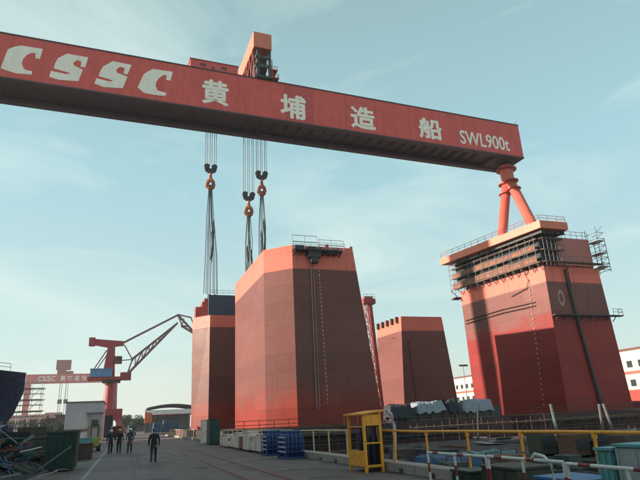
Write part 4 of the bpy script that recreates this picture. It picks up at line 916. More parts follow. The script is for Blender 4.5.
cyl_rack(31.2, 32.4, 'dark blue gas cylinder rack with pale slats, next to the white cabinets', 4, 5)
WCAB = mat('cabinet_white', (0.74,0.58,0.53),0.55,0.12,1.5,grime=0.5,gcol=(0.28,0.13,0.10))
cab_specs = [(33.6,34.7,1.05,WCAB,'white'),(35.2,36.1,0.95,WCAB,'white'),(36.6,38.4,1.2,WCAB,'white'),(39.2,40.3,0.85,RBAND,'red'),(40.7,42.2,1.1,WCAB,'white'),(43.2,44.0,0.8,WCAB,'white'),(45,46.6,0.95,WCAB,'white'),(47.6,48.4,0.7,WCAB,'white')]
for i, (a, b, h, mt, cn) in enumerate(cab_specs):
    t = thing('power_cabinet', '%s rust-streaked white power cabinet counted from the blue cylinder racks' % ('first','second','third','fourth','fourth','fifth','sixth','seventh')[i] if cn == 'white' else 'red power cabinet among the white ones past the cylinder racks', 'cabinet', (7.95, (a+b)/2, 0.006), 'power cabinets along the railing')
    x0, x1 = 7.55+rng.uniform(0,0.15), 8.3
    MB().box(x0,x1,a,b,0.12,h).build('case', mt, t, bevel=0.02)
    MB().box(x0-0.04,x1+0.04,a-0.04,b+0.04,h,h+0.05).build('lid', mt, t)
    MB().box(x0+0.08,x1-0.08,a-0.025,a-0.002,0.2,h-0.08).build('door', mt, t)
    for yy in (a+0.08, b-0.08):
        m = MB(); m.box(x0+0.03,x0+0.09,yy-0.04,yy+0.04,0.006,0.12); m.box(x1-0.09,x1-0.03,yy-0.04,yy+0.04,0.006,0.12); m.build('leg', DARK, t)
    if i % 2 == 0: MB().box(x0+0.15,x1-0.3,a-0.04,a-0.026,h*0.55,h*0.75).build('plate', YELP if i == 4 else RBAND, t)
for k, (x0,x1,y0,y1,h,mt,lab,nm) in enumerate(((7.45,8.0,58.6,60.0,2.25,WCAB,'tall narrow white locker beside the dark green one','locker'),(7.45,8.4,53.4,55.4,2.2,GREEN,'tall dark green locker at the far end of the cabinets','locker'))):
    t = thing(nm, lab, 'locker', ((x0+x1)/2,(y0+y1)/2,0.006)); MB().box(x0,x1,y0,y1,0.006,h).build('case', mt, t, bevel=0.02)
    MB().box(x0+0.06,x1-0.06,y0-0.03,y0-0.002,0.12,h-0.12).build('door', mt, t); MB().box(x1-0.2,x1-0.16,y0-0.06,y0-0.03,h*0.45,h*0.55).build('handle', GREY, t); MB().box(x0-0.04,x1+0.04,y0-0.05,y1+0.04,h,h+0.06).build('roof', mt, t)

# ------------------------------------------------------------------ red and white barriers
def barrier(p, q, lab, nleg=3, h=0.88, hook=False):
    p, q = Vector((*p,0)), Vector((*q,0)); t = thing('striped_barrier', lab, 'barrier', ((p.x+q.x)/2,(p.y+q.y)/2,0.006), 'striped pipe barriers by the railing')
    n = 9; r_ = random.Random(int(p.y*10))
    class Bands:
        def __init__(b, nm, mt): b.nm, b.mt = nm, mt
        def tube(b, *a): MB().tube(*a).build(b.nm, b.mt, t)
        def bar(b, *a): MB().bar(*a).build(b.nm, b.mt, t)
    red, wh = Bands('red_band', RBAND), Bands('white_band', WHITE)
    for i in range(n):
        a, b = p.lerp(q, i/n)+Vector((0,0,h)), p.lerp(q, (i+1)/n)+Vector((0,0,h)); (red if i % 4 == 1 else wh).tube(a, b, 0.03, 8)
    for k in range(nleg):
        b = p.lerp(q, k/(nleg-1)); lean = Vector((r_.uniform(-.02,.02), r_.uniform(-.02,.02), 0))
        for j in range(4):
            z0, z1 = 0.006+(h-0.02)*j/4, 0.006+(h-0.02)*(j+1)/4; (red if j % 2 == 0 else wh).tube(b+lean*(1-j/4)+Vector((0,0,z0)), b+lean*(1-(j+1)/4)+Vector((0,0,z1)), 0.028, 8)
        d = (q-p).normalized(); c = Vector((-d.y,d.x,0)); MB().bar(b+lean-c*0.22+Vector((0,0,0.03)), b+lean+c*0.22+Vector((0,0,0.03)), 0.05).build('foot', WHITE, t)
    if hook:
        c = p.lerp(q,0.62); MB().path([c+Vector((0,0,h)), c+Vector((0.02,-0.1,h+0.10)), c+Vector((0,-0.35,h+0.07)), c+Vector((0,-0.5,h-0.05)), c+Vector((0,-0.52,h-0.3))], 0.028, 6).build('bent_pipe', WHITE, t)
barrier((7.0,12.55), (7.02,10.2), 'red and white pipe barrier closest to the yellow booth', 3)
barrier((7.02,10.13), (6.97,7.95), 'red and white pipe barrier with a bent pipe hooked over it', 3, 0.89, True)
barrier((6.97,7.88), (6.9,5.4), 'red and white pipe barrier in front of the grey and teal box', 3, 0.87)
# boxes between barrier and railing
def crate(x0,x1,y0,y1,h,mt,lab,nm='storage_box',lidm=None,z=0.002,ribs=True):
    t = thing(nm, lab, 'box', ((x0+x1)/2,(y0+y1)/2,z)); MB().box(x0,x1,y0,y1,z,z+h).build('body', mt, t, bevel=0.015)
    MB().box(x0-0.03,x1+0.03,y0-0.03,y1+0.03,z+h,z+h+0.045).build('lid', lidm or mt, t)
    if ribs:
        nb = max(2, int((y1-y0)/0.35))
        for k in range(nb+1): y = y0+0.04+(y1-y0-0.08)*k/nb; MB().box(x0-0.02,x0-0.001,y-0.02,y+0.02,z+0.05,z+h-0.05).build('rib', mt, t)
    return t
crate(7.35,8.25,9.75,10.9,0.62,OLIVE,'olive drab box behind the hooked barrier')
crate(7.35,8.2,8.05,9.2,0.52,SKYB,'bright blue box behind the striped barriers')
crate(7.45,8.3,6.2,7.3,1.12,mat('pale_grey_box',(0.33,0.36,0.36),0.6,0.12,1.5,grime=0.3),'large pale grey box under the yellow railing','equipment_box',TEAL)
crate(7.5,8.2,7.42,7.75,1.05,TEAL,'narrow teal box against the large pale grey one')
crate(7.4,8.2,11.4,12.2,0.45,GREEN,'low dark green box near the end of the striped barriers')
# ------------------------------------------------------------------ clutter in the dock
HULLS = mat('section_steel', (0.024,0.018,0.020),0.75,0.4,0.4,0.2,grime=0.6,gcol=(0.018,0.014,0.016))
def section(x0,x1,y0,y1,zt,lab):
    t = thing('hull_section', lab, 'hull section', ((x0+x1)/2,(y0+y1)/2,ZF), 'hull sections on the dock floor')
    MB().box(x0,x1,y0,y1,ZF+0.6,zt).build('plating', HULLS, t)
    m = MB()
    for k in range(int((x1-x0)/1.4)): m.box(x0+0.3+k*1.4,x0+0.42+k*1.4,y0-0.35,y0-0.002,ZF+0.7,zt-0.1)
    for k in range(int((y1-y0)/1.4)): m.box(x0-0.35,x0-0.002,y0+0.3+k*1.4,y0+0.42+k*1.4,ZF+0.7,zt-0.1)
    m.build('frame_rib', HULLS, t)
    m = MB()
    for k in range(5): m.box(x0+1+k*(x1-x0-3)/4,x0+2+k*(x1-x0-3)/4,y0+0.5,y1-0.5,ZF,ZF+0.6)
    m.build('keel_block', WOOD, t)
section(13,24,22,56,-1.6,'dark ribbed hull section just inside the dock wall')
section(27,58,26,62,-1.4,'broad dark hull section below the widest column')
scr = random.Random(21)
def piece(kind, c, L_, ang, tilt, mt, name, lab, cat, grp):
    d = Vector((math.cos(ang)*math.cos(tilt), math.sin(ang)*math.cos(tilt), math.sin(tilt))); c = Vector(c)
    a, b = c-d*L_/2, c+d*L_/2; s = d.cross(Vector((0,0,1))).normalized(); u = s.cross(d).normalized(); m = MB()
    if kind == 'pipe': m.tube(a, b, L_*0.012+0.02, 8)
    elif kind == 'angle': m.obox((a+b)/2, d*L_/2, s*0.06, u*0.008); m.obox((a+b)/2+s*0.053+u*0.066, d*L_/2, s*0.007, u*0.058)
    elif kind == 'beam':
        for q in (-1,1): m.obox((a+b)/2+u*0.1*q, d*L_/2, s*0.07, u*0.01)
        m.obox((a+b)/2, d*L_/2, s*0.008, u*0.089)
    elif kind == 'plate': m.obox((a+b)/2, d*L_/2, s*L_*0.3, u*0.012); m.obox((a+b)/2+u*0.06, d*L_/2*0.9, s*0.012, u*0.048)
    elif kind == 'frame':
        for q in (-1,1): m.bar(a+s*q*L_*0.22, b+s*q*L_*0.22, 0.05)
        for k in range(5): e = a.lerp(b,k/4); m.bar(e-s*L_*0.22, e+s*L_*0.22, 0.04)
    return tag(m.build(name, mt), lab, cat, grp)
def dock_piece(x, y, z, k):
    kind = scr.choice(('pipe','beam','plate','frame','angle')); L_ = scr.uniform(1.6,4.5)
    nm = {'pipe':'steel_pipe','beam':'steel_beam','plate':'steel_plate','frame':'steel_grid','angle':'steel_angle'}[kind]
    piece(kind, (x,y,z+0.2), L_, scr.uniform(-0.4,0.4)+(1.57 if scr.random()<0.3 else 0), scr.uniform(-0.03,0.06), scr.choice((DARK,RUST,GREY,HULLS,RUST,OLIVE)), nm, 'loose %s lying on a hull section inside the dock' % nm.replace('_',' '), nm.split('_')[1], 'loose %ss inside the dock' % nm.replace('_',' '))
for k in range(16): dock_piece(scr.uniform(14,23.5), scr.uniform(24,54), -1.6, k)
for k in range(30): dock_piece(scr.uniform(28,56), scr.uniform(27,60), -1.4, k)
EQ = [DARK, RUST, HULLS, OLIVE, GREEN, NAVY, BROWN, DTARP]; EQN = ['black','rusty','dark steel','olive','dark green','navy','brown','black']
def equipment(x, y, z, w, d, h, mi, where):
    t = thing('welding_set', '%s boxed welding set on %s' % (EQN[mi], where), 'welding set', (x, y, z), '%s welding sets on %s' % (EQN[mi], where))
    MB().box(x-w/2,x+w/2,y-d/2,y+d/2,z+0.1,z+h).build('case', EQ[mi], t, bevel=0.03)
    m = MB(); m.box(x-w/2+0.04,x-w/2+0.16,y-d/2,y+d/2,z,z+0.1); m.box(x+w/2-0.16,x+w/2-0.04,y-d/2,y+d/2,z,z+0.1); m.build('skid', DARK, t)
    m = MB(); m.bar((x-w*0.35,y,z+h),(x-w*0.35,y,z+h+0.22),0.05); m.bar((x+w*0.35,y,z+h),(x+w*0.35,y,z+h+0.22),0.05); m.bar((x-w*0.37,y,z+h+0.22),(x+w*0.37,y,z+h+0.22),0.05); m.build('lifting_bar', RUST, t)
    MB().box(x-w*0.38,x+w*0.38,y-d/2-0.02,y-d/2-0.002,z+h*0.3,z+h*0.8).build('panel', DARK, t)
for k in range(26):
    equipment(28.5+(k%9)*1.75+scr.uniform(-.3,.3), 27.4+(k//9)*3.6+scr.uniform(-.6,.6), -1.4, scr.uniform(0.8,1.5), scr.uniform(0.8,1.6), scr.uniform(0.7,1.7), scr.randrange(8), 'the broad hull section')
for k in range(9):
    equipment(14.2+(k%3)*3.2+scr.uniform(-.5,.5), 23.4+(k//3)*5.2+scr.uniform(-.6,.6), -1.6, scr.uniform(0.8,1.4), scr.uniform(0.8,1.5), scr.uniform(0.7,1.4), scr.randrange(8), 'the ribbed hull section')
# dark stacks with pale tarps draped over them, on the pontoon between the columns
def draped(x0,x1,y0,y1,z0,zt,mt,lab,grp,seed,name='covered_stack', cr=0.05):
    r = random.Random(seed); nx, ny = 14, 6; m = MB(); vs = []
    for j in range(ny+1):
        for i in range(nx+1):
            fx, fy = i/nx, j/ny; e = min(fx,1-fx,fy,1-fy)
            z = zt+0.14*(zt-z0)*math.sin(fx*5+seed)*math.cos(fy*3)+0.5*cr*math.sin(fx*31+fy*9)+r.uniform(-cr,cr)
            if e < 0.01: z = z0+ (zt-z0)*r.uniform(0.0,0.25)
            elif e < 0.18: z -= r.uniform(0.0,0.12)*(zt-z0)
            vs.append((x0+(x1-x0)*fx+r.uniform(-.08,.08), y0+(y1-y0)*fy+r.uniform(-.08,.08), z))
    m.add(vs, [(j*(nx+1)+i, j*(nx+1)+i+1, (j+1)*(nx+1)+i+1, (j+1)*(nx+1)+i) for j in range(ny) for i in range(nx)])
    o = m.build(name, mt); md = o.modifiers.new('s','SOLIDIFY'); md.thickness = 0.05
    return tag(o, lab, 'tarp', grp)
t = thing('equipment_stack', 'long black equipment stack beneath the pale tarps, left of the widest column', 'equipment', (43,73.6,0.9))
m = MB()
for k in range(9): m.box(35.5+k*2.05, 37.4+k*2.05, 72.6, 74.6, 0.9, 2.2+scr.uniform(0,0.9))
m.build('container', DARK, t)
MB().box(34.8,55,72.3,74.9,ZF,0.9).build('support', PONT, t)
draped(39.3,44.0,72.2,75.0,1.8,3.5,TARP,'pale grey tarp over the black stack, closer to the lattice mast','pale tarps on the black stack',3)
draped(44.6,46.6,72.2,75.0,1.6,3.7,DTARP,'dark tarp gap between the two pale tarps','dark tarps',5)
draped(47.0,52.5,72.2,75.0,1.6,3.6,TARP,'pale grey tarp over the black stack, closer to the widest column','pale tarps on the black stack',8)
draped(35.0,38.6,72.0,75.0,1.2,3.3,DTARP,'black tarp over the stack end beside the chamfered column','dark tarps',9)
draped(18.5,22.8,29.0,31.0,-1.5,-0.5,mat('teal_tarp',(0.08,0.18,0.20),0.6,0.15,2.0,0.3),'teal tarp lying on the hull section behind the railing','teal tarp',11)
draped(30,35,30,33,-1.3,0.0,DTARP,'black tarp on the broad hull section','dark tarps',14)
draped(15,18,26,29,-1.5,-0.4,BTARP,'blue tarp on the ribbed hull section','blue tarps in dock',15)
for i, (x0,x1,y0,y1,lift) in enumerate(((13,33,68,70,4),(36,58,66.5,68.5,4),(62,80,72,74,4),(81,98,72,74,4))):
    scaffold('scaffold', 'dark tube scaffold along the pontoon front, '+('below the chamfered column','below the pale tarps','below the lit side of the widest column','below the numbered face')[i], x0, x1, y0, y1, ZF, lift, 2.4, RUST, 2.3, 'scaffolds along the pontoons', WOOD)
def strut(p, q, r, mt, lab, nm='strut', g=None): return tag(MB().tube(p, q, r, 7).build(nm, mt), lab, 'pipe', g)
pg = mat('pipe_pale', (0.12,0.105,0.11),0.6,0.2,1.5,grime=0.3)
a = pY(599,404,34); b = pY(602,432,34); strut((a.x,34,a.z),(b.x,34,-1.4),0.10,pg,'pale leaning prop standing on the broad hull section','prop','pale props in the dock')
b = pY(618,440,33); strut((a.x,33.6,a.z),(b.x,33,-1.4),0.10,pg,'pale leaning prop standing on the broad hull section','prop','pale props in the dock')
a = pY(550.5,404,40); strut((a.x,40,a.z),(a.x+0.3,40,-1.4),0.13,mat('pipe_greygreen',(0.09,0.13,0.125),0.6,0.2,1.5,grime=0.4),'upright grey-green pipe standing before the widest column','standpipe')
a = pY(478,431,60); strut((pY(478,405,58).x,58,pY(478,405,58).z),(pY(477,431,58).x,58,-1.4),0.12,DARK,'thin dark pipe standing on the broad hull section','standpipe')
# containers on the far quay
for k, (z, mt, lab) in enumerate(((0.01,mat('box_rust',(0.30,0.05,0.04),0.6,0.15,0.5,grime=0.3),'lower red container on the far quay'),(2.62,mat('box_red',(0.42,0.05,0.04),0.6,0.12,0.5),'upper red container stacked on the far quay'))):
    x0 = 118.5; y0 = 98; t = thing('shipping_container', lab, 'container', (x0+1.2, y0+3, z))
    MB().box(x0,x0+2.44,y0,y0+12.2,z,z+2.6).build('body', mt, t)
    m = MB()
    for i in range(40): m.box(x0-0.03,x0-0.002,y0+0.2+i*0.3,y0+0.32+i*0.3,z+0.15,z+2.45)
    m.build('corrugation', mt, t)
    MB().box(x0+0.08,x0+1.2,y0-0.04,y0-0.002,z+0.1,z+2.5).build('door', mt, t); MB().box(x0+1.24,x0+2.36,y0-0.04,y0-0.002,z+0.1,z+2.5).build('door', mt, t)

# ------------------------------------------------------------------ left foreground: bins, scrap heap
t = thing('scrap_skip', 'tall dark green scrap skip with open top at the end of the heap', 'skip', (-2.75, 30.6, 0.004))
x0,x1,y0,y1,h = -3.42,-2.08,29.9,31.6,1.72
m = MB(); 
m.prism([Vector((x0+0.04,y0+0.1,0.12)),Vector((x1-0.04,y0+0.1,0.12)),Vector((x1-0.04,y1-0.1,0.12)),Vector((x0+0.04,y1-0.1,0.12))],[Vector((x0,y0,h)),Vector((x1,y0,h)),Vector((x1,y1,h)),Vector((x0,y1,h))]); m.build('body', GREEN, t)
m = MB(); m.box(x0-0.05,x1+0.05,y0-0.05,y0+0.03,h,h+0.09); m.box(x0-0.05,x1+0.05,y1-0.03,y1+0.05,h,h+0.09); m.box(x0-0.05,x0+0.03,y0+0.03,y1-0.03,h,h+0.09); m.box(x1-0.03,x1+0.05,y0+0.03,y1-0.03,h,h+0.09); m.build('rim', GREEN, t)
for k in range(4): f = (k+0.5)/4; MB().bar((x0+0.15+(x1-x0-0.3)*f,y0+0.07,0.15),(x0+0.03+(x1-x0-0.06)*f,y0-0.03,h-0.02),0.07).build('rib', GREEN, t)
for xx in (x0+0.25,x1-0.25): MB().box(xx-0.06,xx+0.06,y0+0.1,y1-0.1,0.004,0.12).build('skid', DARK, t)
piece('pipe', (-2.95,29.3,0.62), 1.7, 0.15, 0.62, mat('pipe_grey_pale',(0.10,0.11,0.115),0.5,0.2,2), 'steel_pipe', 'pale pipe leaning against the green skip', 'pipe', None)
crate(-3.0,-1.9,40.6,42.0,0.95,BROWN,'brown box behind the green skip beside the road line')
crate(-3.2,-2.1,44.0,45.2,1.25,TEAL,'teal box farther behind the green skip')
crate(-4.6,-3.7,33.5,34.8,1.5,OLIVE,'olive box partly hidden by the green skip')
# mound of offcuts and rubble
m = MB(); hs = random.Random(5)
def mound(x, y):
    f = max(0.0, 1-((x+7.2)/3.6)**2)*max(0.0, 1-((y-25)/11.0)**2); return 1.6*f**0.8
nx, ny = 46, 70; vs = []
for j in range(ny+1):
    for i in range(nx+1):
        x = -11+7.4*i/nx; y = 13+23*j/ny; z = mound(x,y); vs.append((x+hs.uniform(-.06,.06), y+hs.uniform(-.12,.12), z*(0.8+hs.random()*0.4)-0.03+ (0.0 if z < 0.02 else hs.uniform(-.05,.08))))
m.add(vs, [(j*(nx+1)+i, j*(nx+1)+i+1, (j+1)*(nx+1)+i+1, (j+1)*(nx+1)+i) for j in range(ny) for i in range(nx)])
tag(m.build('rubble', mat('rubble_dark',(0.05,0.042,0.04),0.9,0.5,3.0,0.5,grime=0.5)), 'dark heap of fine scrap and rubble under the steel offcuts', 'rubble', None, 'stuff')
SCM = [RUST,DARK,GREY,RUST,mat('offcut_teal',(0.06,0.13,0.14),0.6,0.3,2,grime=0.4),mat('offcut_blue',(0.06,0.11,0.19),0.6,0.3,2,grime=0.4),mat('offcut_pale',(0.16,0.16,0.17),0.6,0.2,2,grime=0.4),RBAND,GREEN]
SCN = ['rusty','black','grey','rusty','teal','blue','pale','red','dark green']
for k in range(230):
    x = hs.uniform(-9.6,-4.0) if k % 3 else hs.uniform(-6.2,-4.0); y = hs.uniform(15.5,34); z = mound(x,y); kind = hs.choice(('pipe','beam','plate','frame','angle','pipe','angle')); mi = hs.randrange(len(SCM))
    nm = {'pipe':'steel_pipe','beam':'steel_beam','plate':'steel_plate','frame':'steel_grid','angle':'steel_angle'}[kind]
    piece(kind, (x,y,z+hs.uniform(0.1,0.4)), hs.uniform(0.5,2.2), hs.uniform(-1.5,1.5), hs.uniform(-0.7,0.7), SCM[mi], nm, '%s %s offcut in the scrap heap beside the green skip' % (SCN[mi], nm.replace('_',' ')), nm.split('_')[1], '%s %s offcuts in the heap' % (SCN[mi], nm.replace('_',' ')))
for (px0,py0,px1,py1,Y0,Y1,mt,nm,lab) in ((0,430,17,443,24,22,SCM[6],'steel_pipe','long pale pipe slanting down into the heap from its top'),(0,478,20,474,15.5,16,SCM[6],'steel_angle','pale angle bar lying flat before the heap'),(36,478,57,471,16.5,18.5,SCM[6],'steel_pipe','pale pipe lying on the ground before the green skip'),(20,452,42,447,24,24,WHITE,'steel_angle','white bar jutting out from the heap beside the skip')):
    a, b = pY(px0,py0,Y0), pY(px1,py1,Y1); a.z = max(a.z,0.06); b.z = max(b.z,0.06)
    tag(MB().tube(a,b,0.022,7).build(nm, mt), lab, 'pipe')
draped(-7.6,-5.9,22.5,25.0,0.6,1.75,BTARP,'crumpled blue tarp thrown over the scrap heap','blue tarp',31,'heap_tarp')
draped(-5.6,-4.9,25.5,26.6,0.9,1.65,mat('white_sheet',(0.5,0.5,0.5),0.7,0.15,3,0.3),'small crumpled white sheet on the scrap heap','white sheet',33,'heap_sheet')

# dark machine crates behind the heap, containers and a truck farther up the road
for k, (x, y, w, d, h, mi) in enumerate(((-9.4,37,1.6,1.6,2.1,0),(-7.6,37.6,1.5,1.7,2.5,4),(-5.9,38.2,1.4,1.5,1.9,2),(-4.6,39.2,1.1,1.3,1.6,6),(-10.6,42,2.0,2.0,2.9,7),(-8.2,43.5,1.9,2.0,2.4,5),(-6.0,45,1.8,2.0,2.2,3))):
    equipment(x, y, 0.004, w, d, h, mi, 'the yard behind the scrap heap')
def container(x0, y0, mt, lab, z=0.01, L_=6.06):
    t = thing('shipping_container', lab, 'container', (x0+1.2, y0+L_/2, z)); MB().box(x0,x0+2.44,y0,y0+L_,z,z+2.6).build('body', mt, t)
    m = MB()
    for i in range(8): m.box(x0+0.12+i*0.29,x0+0.22+i*0.29,y0-0.03,y0-0.002,z+0.12,z+2.48)
    m.build('corrugation', mt, t); m = MB()
    for i in range(14): m.box(x0-0.03,x0-0.002,y0+0.25+i*0.42,y0+0.42+i*0.42,z+0.12,z+2.48)
    m.build('side_corrugation', mt, t)
container(-8.2,152,mat('box_grey',(0.16,0.16,0.17),0.6,0.15,0.5,grime=0.4),'grey container at the foot of the jib crane')
container(-5.4,150,NAVY,'navy container at the foot of the jib crane')
container(-2.9,156,mat('box_brown',(0.14,0.065,0.05),0.6,0.15,0.5,grime=0.4),'brown container at the foot of the jib crane, beside the road')
container(-5.2,150.2,DARK,'black container stacked on the navy one', 2.62)
t = thing('flatbed_truck', 'dark flatbed truck standing on the road near the jib crane', 'truck', (2.2, 176, 0.01)); qx, qy = 2.2, 176.0
MB().prism([Vector((qx-1.15,qy-1.9,0.7)),Vector((qx+1.15,qy-1.9,0.7)),Vector((qx+1.15,qy,0.7)),Vector((qx-1.15,qy,0.7))],[Vector((qx-1.1,qy-1.6,2.7)),Vector((qx+1.1,qy-1.6,2.7)),Vector((qx+1.1,qy-0.1,2.7)),Vector((qx-1.1,qy-0.1,2.7))]).build('cab', mat('truck_blue',(0.05,0.07,0.11),0.45,0.1,1), t, bevel=0.08)
MB().box(qx-0.95,qx+0.95,qy-1.86,qy-1.74,1.6,2.35).build('windscreen', GLASS, t); MB().box(qx-1.2,qx+1.2,qy+0.1,qy+5.6,0.95,1.15).build('bed', GREY, t); MB().box(qx-1.2,qx+1.2,qy+0.1,qy+0.18,1.152,2.0).build('headboard', GREY, t)
for sx in (-1,1):
    for wy in (-1.1,3.2,4.5): MB().tube((qx+sx*1.0-0.14,qy+wy,0.5),(qx+sx*1.0+0.14,qy+wy,0.5),0.49,12).build('wheel', TYRE, t)
    MB().box(qx+sx*0.8-0.16,qx+sx*0.8+0.16,qy-1.95,qy-1.9,0.85,1.05).build('headlight', WHITE, t)
# ------------------------------------------------------------------ forklift
t = thing('forklift', 'lime yellow forklift parked by the white workshop', 'forklift', (-2.5, 56, 0.004)); fx, fy = -2.55, 56.0
MB().prism([Vector((fx-0.55,fy-0.9,0.35)),Vector((fx+0.55,fy-0.9,0.35)),Vector((fx+0.55,fy+0.9,0.35)),Vector((fx-0.55,fy+0.9,0.35))],[Vector((fx-0.5,fy-0.85,1.1)),Vector((fx+0.5,fy-0.85,1.1)),Vector((fx+0.5,fy+0.5,0.95)),Vector((fx-0.5,fy+0.5,0.95))]).build('body', LIME, t, bevel=0.06)
MB().box(fx-0.52,fx+0.52,fy-1.2,fy-0.9,0.4,1.2).build('counterweight', LIME, t, bevel=0.08)
m = MB()
for x in (-0.48,0.48):
    m.bar((fx+x,fy-0.7,1.08),(fx+x,fy-0.55,2.1),0.07); m.bar((fx+x,fy+0.6,0.95),(fx+x,fy+0.4,2.1),0.07); m.bar((fx+x,fy-0.6,2.1),(fx+x,fy+0.45,2.1),0.07)
for k in range(6): m.bar((fx-0.48,fy-0.55+k*0.2,2.12),(fx+0.48,fy-0.55+k*0.2,2.12),0.05)
m.build('overhead_guard', LIME, t)
MB().box(fx-0.25,fx+0.25,fy-0.5,fy-0.05,1.0,1.18).build('seat', DARK, t)
m = MB(); m.bar((fx-0.3,fy+1.0,0.1),(fx-0.3,fy+1.0,2.3),0.1); m.bar((fx+0.3,fy+1.0,0.1),(fx+0.3,fy+1.0,2.3),0.1); m.bar((fx-0.3,fy+1.0,2.2),(fx+0.3,fy+1.0,2.2),0.08); m.build('mast', DARK, t)
for x in (-0.25,0.25): MB().box(fx+x-0.06,fx+x+0.06,fy+1.06,fy+2.1,0.08,0.13).build('fork', DARK, t)
for x in (-0.5,0.5):
    for y in (-0.75,0.65):
        m = MB().tube((fx+x-0.11,fy+y,0.32),(fx+x+0.11,fy+y,0.32),0.31,14); wh = m.build('wheel', TYRE, t); MB().tube((fx+x-0.12,fy+y,0.32),(fx+x+0.12,fy+y,0.32),0.15,10).build('rim', LIME, wh)

# ------------------------------------------------------------------ people
def person(x, y, face, jacket, trousers, helmet, lab, pose, h=1.72, vest=None):
    """face: heading of the body in radians (0 = looking along -Y, towards the road's near end)"""
    s = h/1.72; t = thing('person', lab, 'person', (x, y, 0.004), 'people on the quay road'); t.rotation_euler.z = face
    def V(a, b, c): return Vector((a*s, b*s, c*s))
    J_ = {'pel':V(0,0,0.93),'sp':V(0,0.01,1.12),'ch':V(0,0.0,1.32),'nk':V(0,0.0,1.47),'hb':V(0,-0.01,1.53),'hd':V(0,-0.015,1.62),'ht':V(0,-0.005,1.68)}
    rad = {'pel':(0.155,0.115),'sp':(0.145,0.105),'ch':(0.17,0.115),'nk':(0.062,0.062),'hb':(0.07,0.08),'hd':(0.075,0.092),'ht':(0.06,0.075)}
    edges = [('pel','sp'),('sp','ch'),('ch','nk'),('nk','hb'),('hb','hd'),('hd','ht')]
    for sd, nm in ((-1,'l'),(1,'r')):
        kf, ff = pose[nm]                      # thigh and shin swing (forward is -Y)
        hip = V(sd*0.095,0,0.90); kn = hip+V(sd*0.01,-math.sin(kf)*0.43,-math.cos(kf)*0.43); an = kn+V(sd*0.005,math.sin(ff)*0.42,-math.cos(ff)*0.40); toe = an+V(sd*0.03,-0.17,-0.035)
        heel = an+V(0,0.04,-0.03)
        for n_, p_, r_ in (('hip',hip,(0.095,0.105)),('kn',kn,(0.066,0.07)),('an',an,(0.05,0.055)),('toe',toe,(0.042,0.034))): J_[nm+n_] = p_; rad[nm+n_] = r_
        edges += [('pel',nm+'hip'),(nm+'hip',nm+'kn'),(nm+'kn',nm+'an'),(nm+'an',nm+'toe')]
        af, ab = pose[nm+'a']
        sh = V(sd*0.195,0.0,1.40); el = sh+V(sd*0.06,-math.sin(af)*0.27,-math.cos(af)*0.27); wr = el+V(sd*0.0,-math.sin(af+ab)*0.24,-math.cos(af+ab)*0.24); dr = (wr-el).normalized(); pm = wr+dr*0.09*s
        for n_, p_, r_ in (('sh',sh,(0.07,0.075)),('el',el,(0.05,0.052)),('wr',wr,(0.036,0.038)),('pm',pm,(0.022,0.042))): J_[nm+n_] = p_; rad[nm+n_] = r_
        edges += [('ch',nm+'sh'),(nm+'sh',nm+'el'),(nm+'el',nm+'wr'),(nm+'wr',nm+'pm')]
    low = min(v.z for k, v in J_.items() if k.endswith('toe') or k.endswith('an')) - 0.045*s
    for k in J_: J_[k] = J_[k] - Vector((0,0,low))
    ks = list(J_); idx = {k: i for i, k in enumerate(ks)}
    me = bpy.data.meshes.new('body'); me.from_pydata([J_[k] for k in ks], [(idx[a], idx[b]) for a, b in edges], [])
    tmp = bpy.data.objects.new('tmp', me); COL.objects.link(tmp)
    md = tmp.modifiers.new('k', 'SKIN'); sub = tmp.modifiers.new('s', 'SUBSURF'); sub.levels = 2; sub.render_levels = 2
    for k in ks:
        sv = me.skin_vertices[0].data[idx[k]]; sv.radius = (rad[k][0]*s, rad[k][1]*s); sv.use_root = (k == 'pel')
    dg = bpy.context.evaluated_depsgraph_get(); ev = bpy.data.meshes.new_from_object(tmp.evaluated_get(dg)); bpy.data.objects.remove(tmp)
    # fingers, nose and ears grown into the same mesh
    bm = bmesh.new(); bm.from_mesh(ev); bpy.data.meshes.remove(ev)
    ex = MB()
    for nm, sd in (('l',-1),('r',1)):
        wr, pm = J_[nm+'wr'], J_[nm+'pm']; d = (pm-wr).normalized(); f = Vector((0,-1,0)); f = (f-d*f.dot(d)).normalized(); inn = Vector((-sd,0,0))
        for k, L_ in enumerate((0.066,0.075,0.07,0.054)):
            b0 = pm+f*(0.03-0.02*k)*s-d*0.01*s; ex.path([b0, b0+d*L_*0.5*s+inn*0.006*s, b0+d*L_*0.85*s+inn*0.028*s], [0.0095*s,0.009*s,0.0065*s], 5)
        b0 = wr+d*0.03*s+f*0.028*s; ex.path([b0, b0+f*0.028*s+d*0.025*s+inn*0.01*s, b0+f*0.03*s+d*0.055*s+inn*0.018*s], [0.012*s,0.0105*s,0.008*s], 5)
    hd = J_['hd']; ex.add([hd+V(-0.016,-0.085,-0.02),hd+V(0.016,-0.085,-0.02),hd+V(0,-0.118,-0.018),hd+V(0,-0.085,0.03)],[(0,1,2),(0,2,3),(1,3,2)])
    for sd in (-1,1): ex.sphere(hd+V(sd*0.08,0.0,0.0),0.012*s,0.022*s,0.034*s,6,5)
    off = len(bm.verts); vv = [bm.verts.new(v) for v in ex.v]
    for fa in ex.f:
        try: bm.faces.new([vv[i] for i in fa])
        except ValueError: pass
    body = bpy.data.meshes.new('body'); bm.to_mesh(body); bm.free()
    for mm in (jacket, trousers, SKINM, SHOE): body.materials.append(mm)
    waist = J_['pel'].z+0.03*s; nk = J_['nk'].z+0.01*s
    ank = {q: J_[q+'an'] for q in 'lr'}; wrs = {q: (J_[q+'wr'], (J_[q+'pm']-J_[q+'wr']).normalized()) for q in 'lr'}
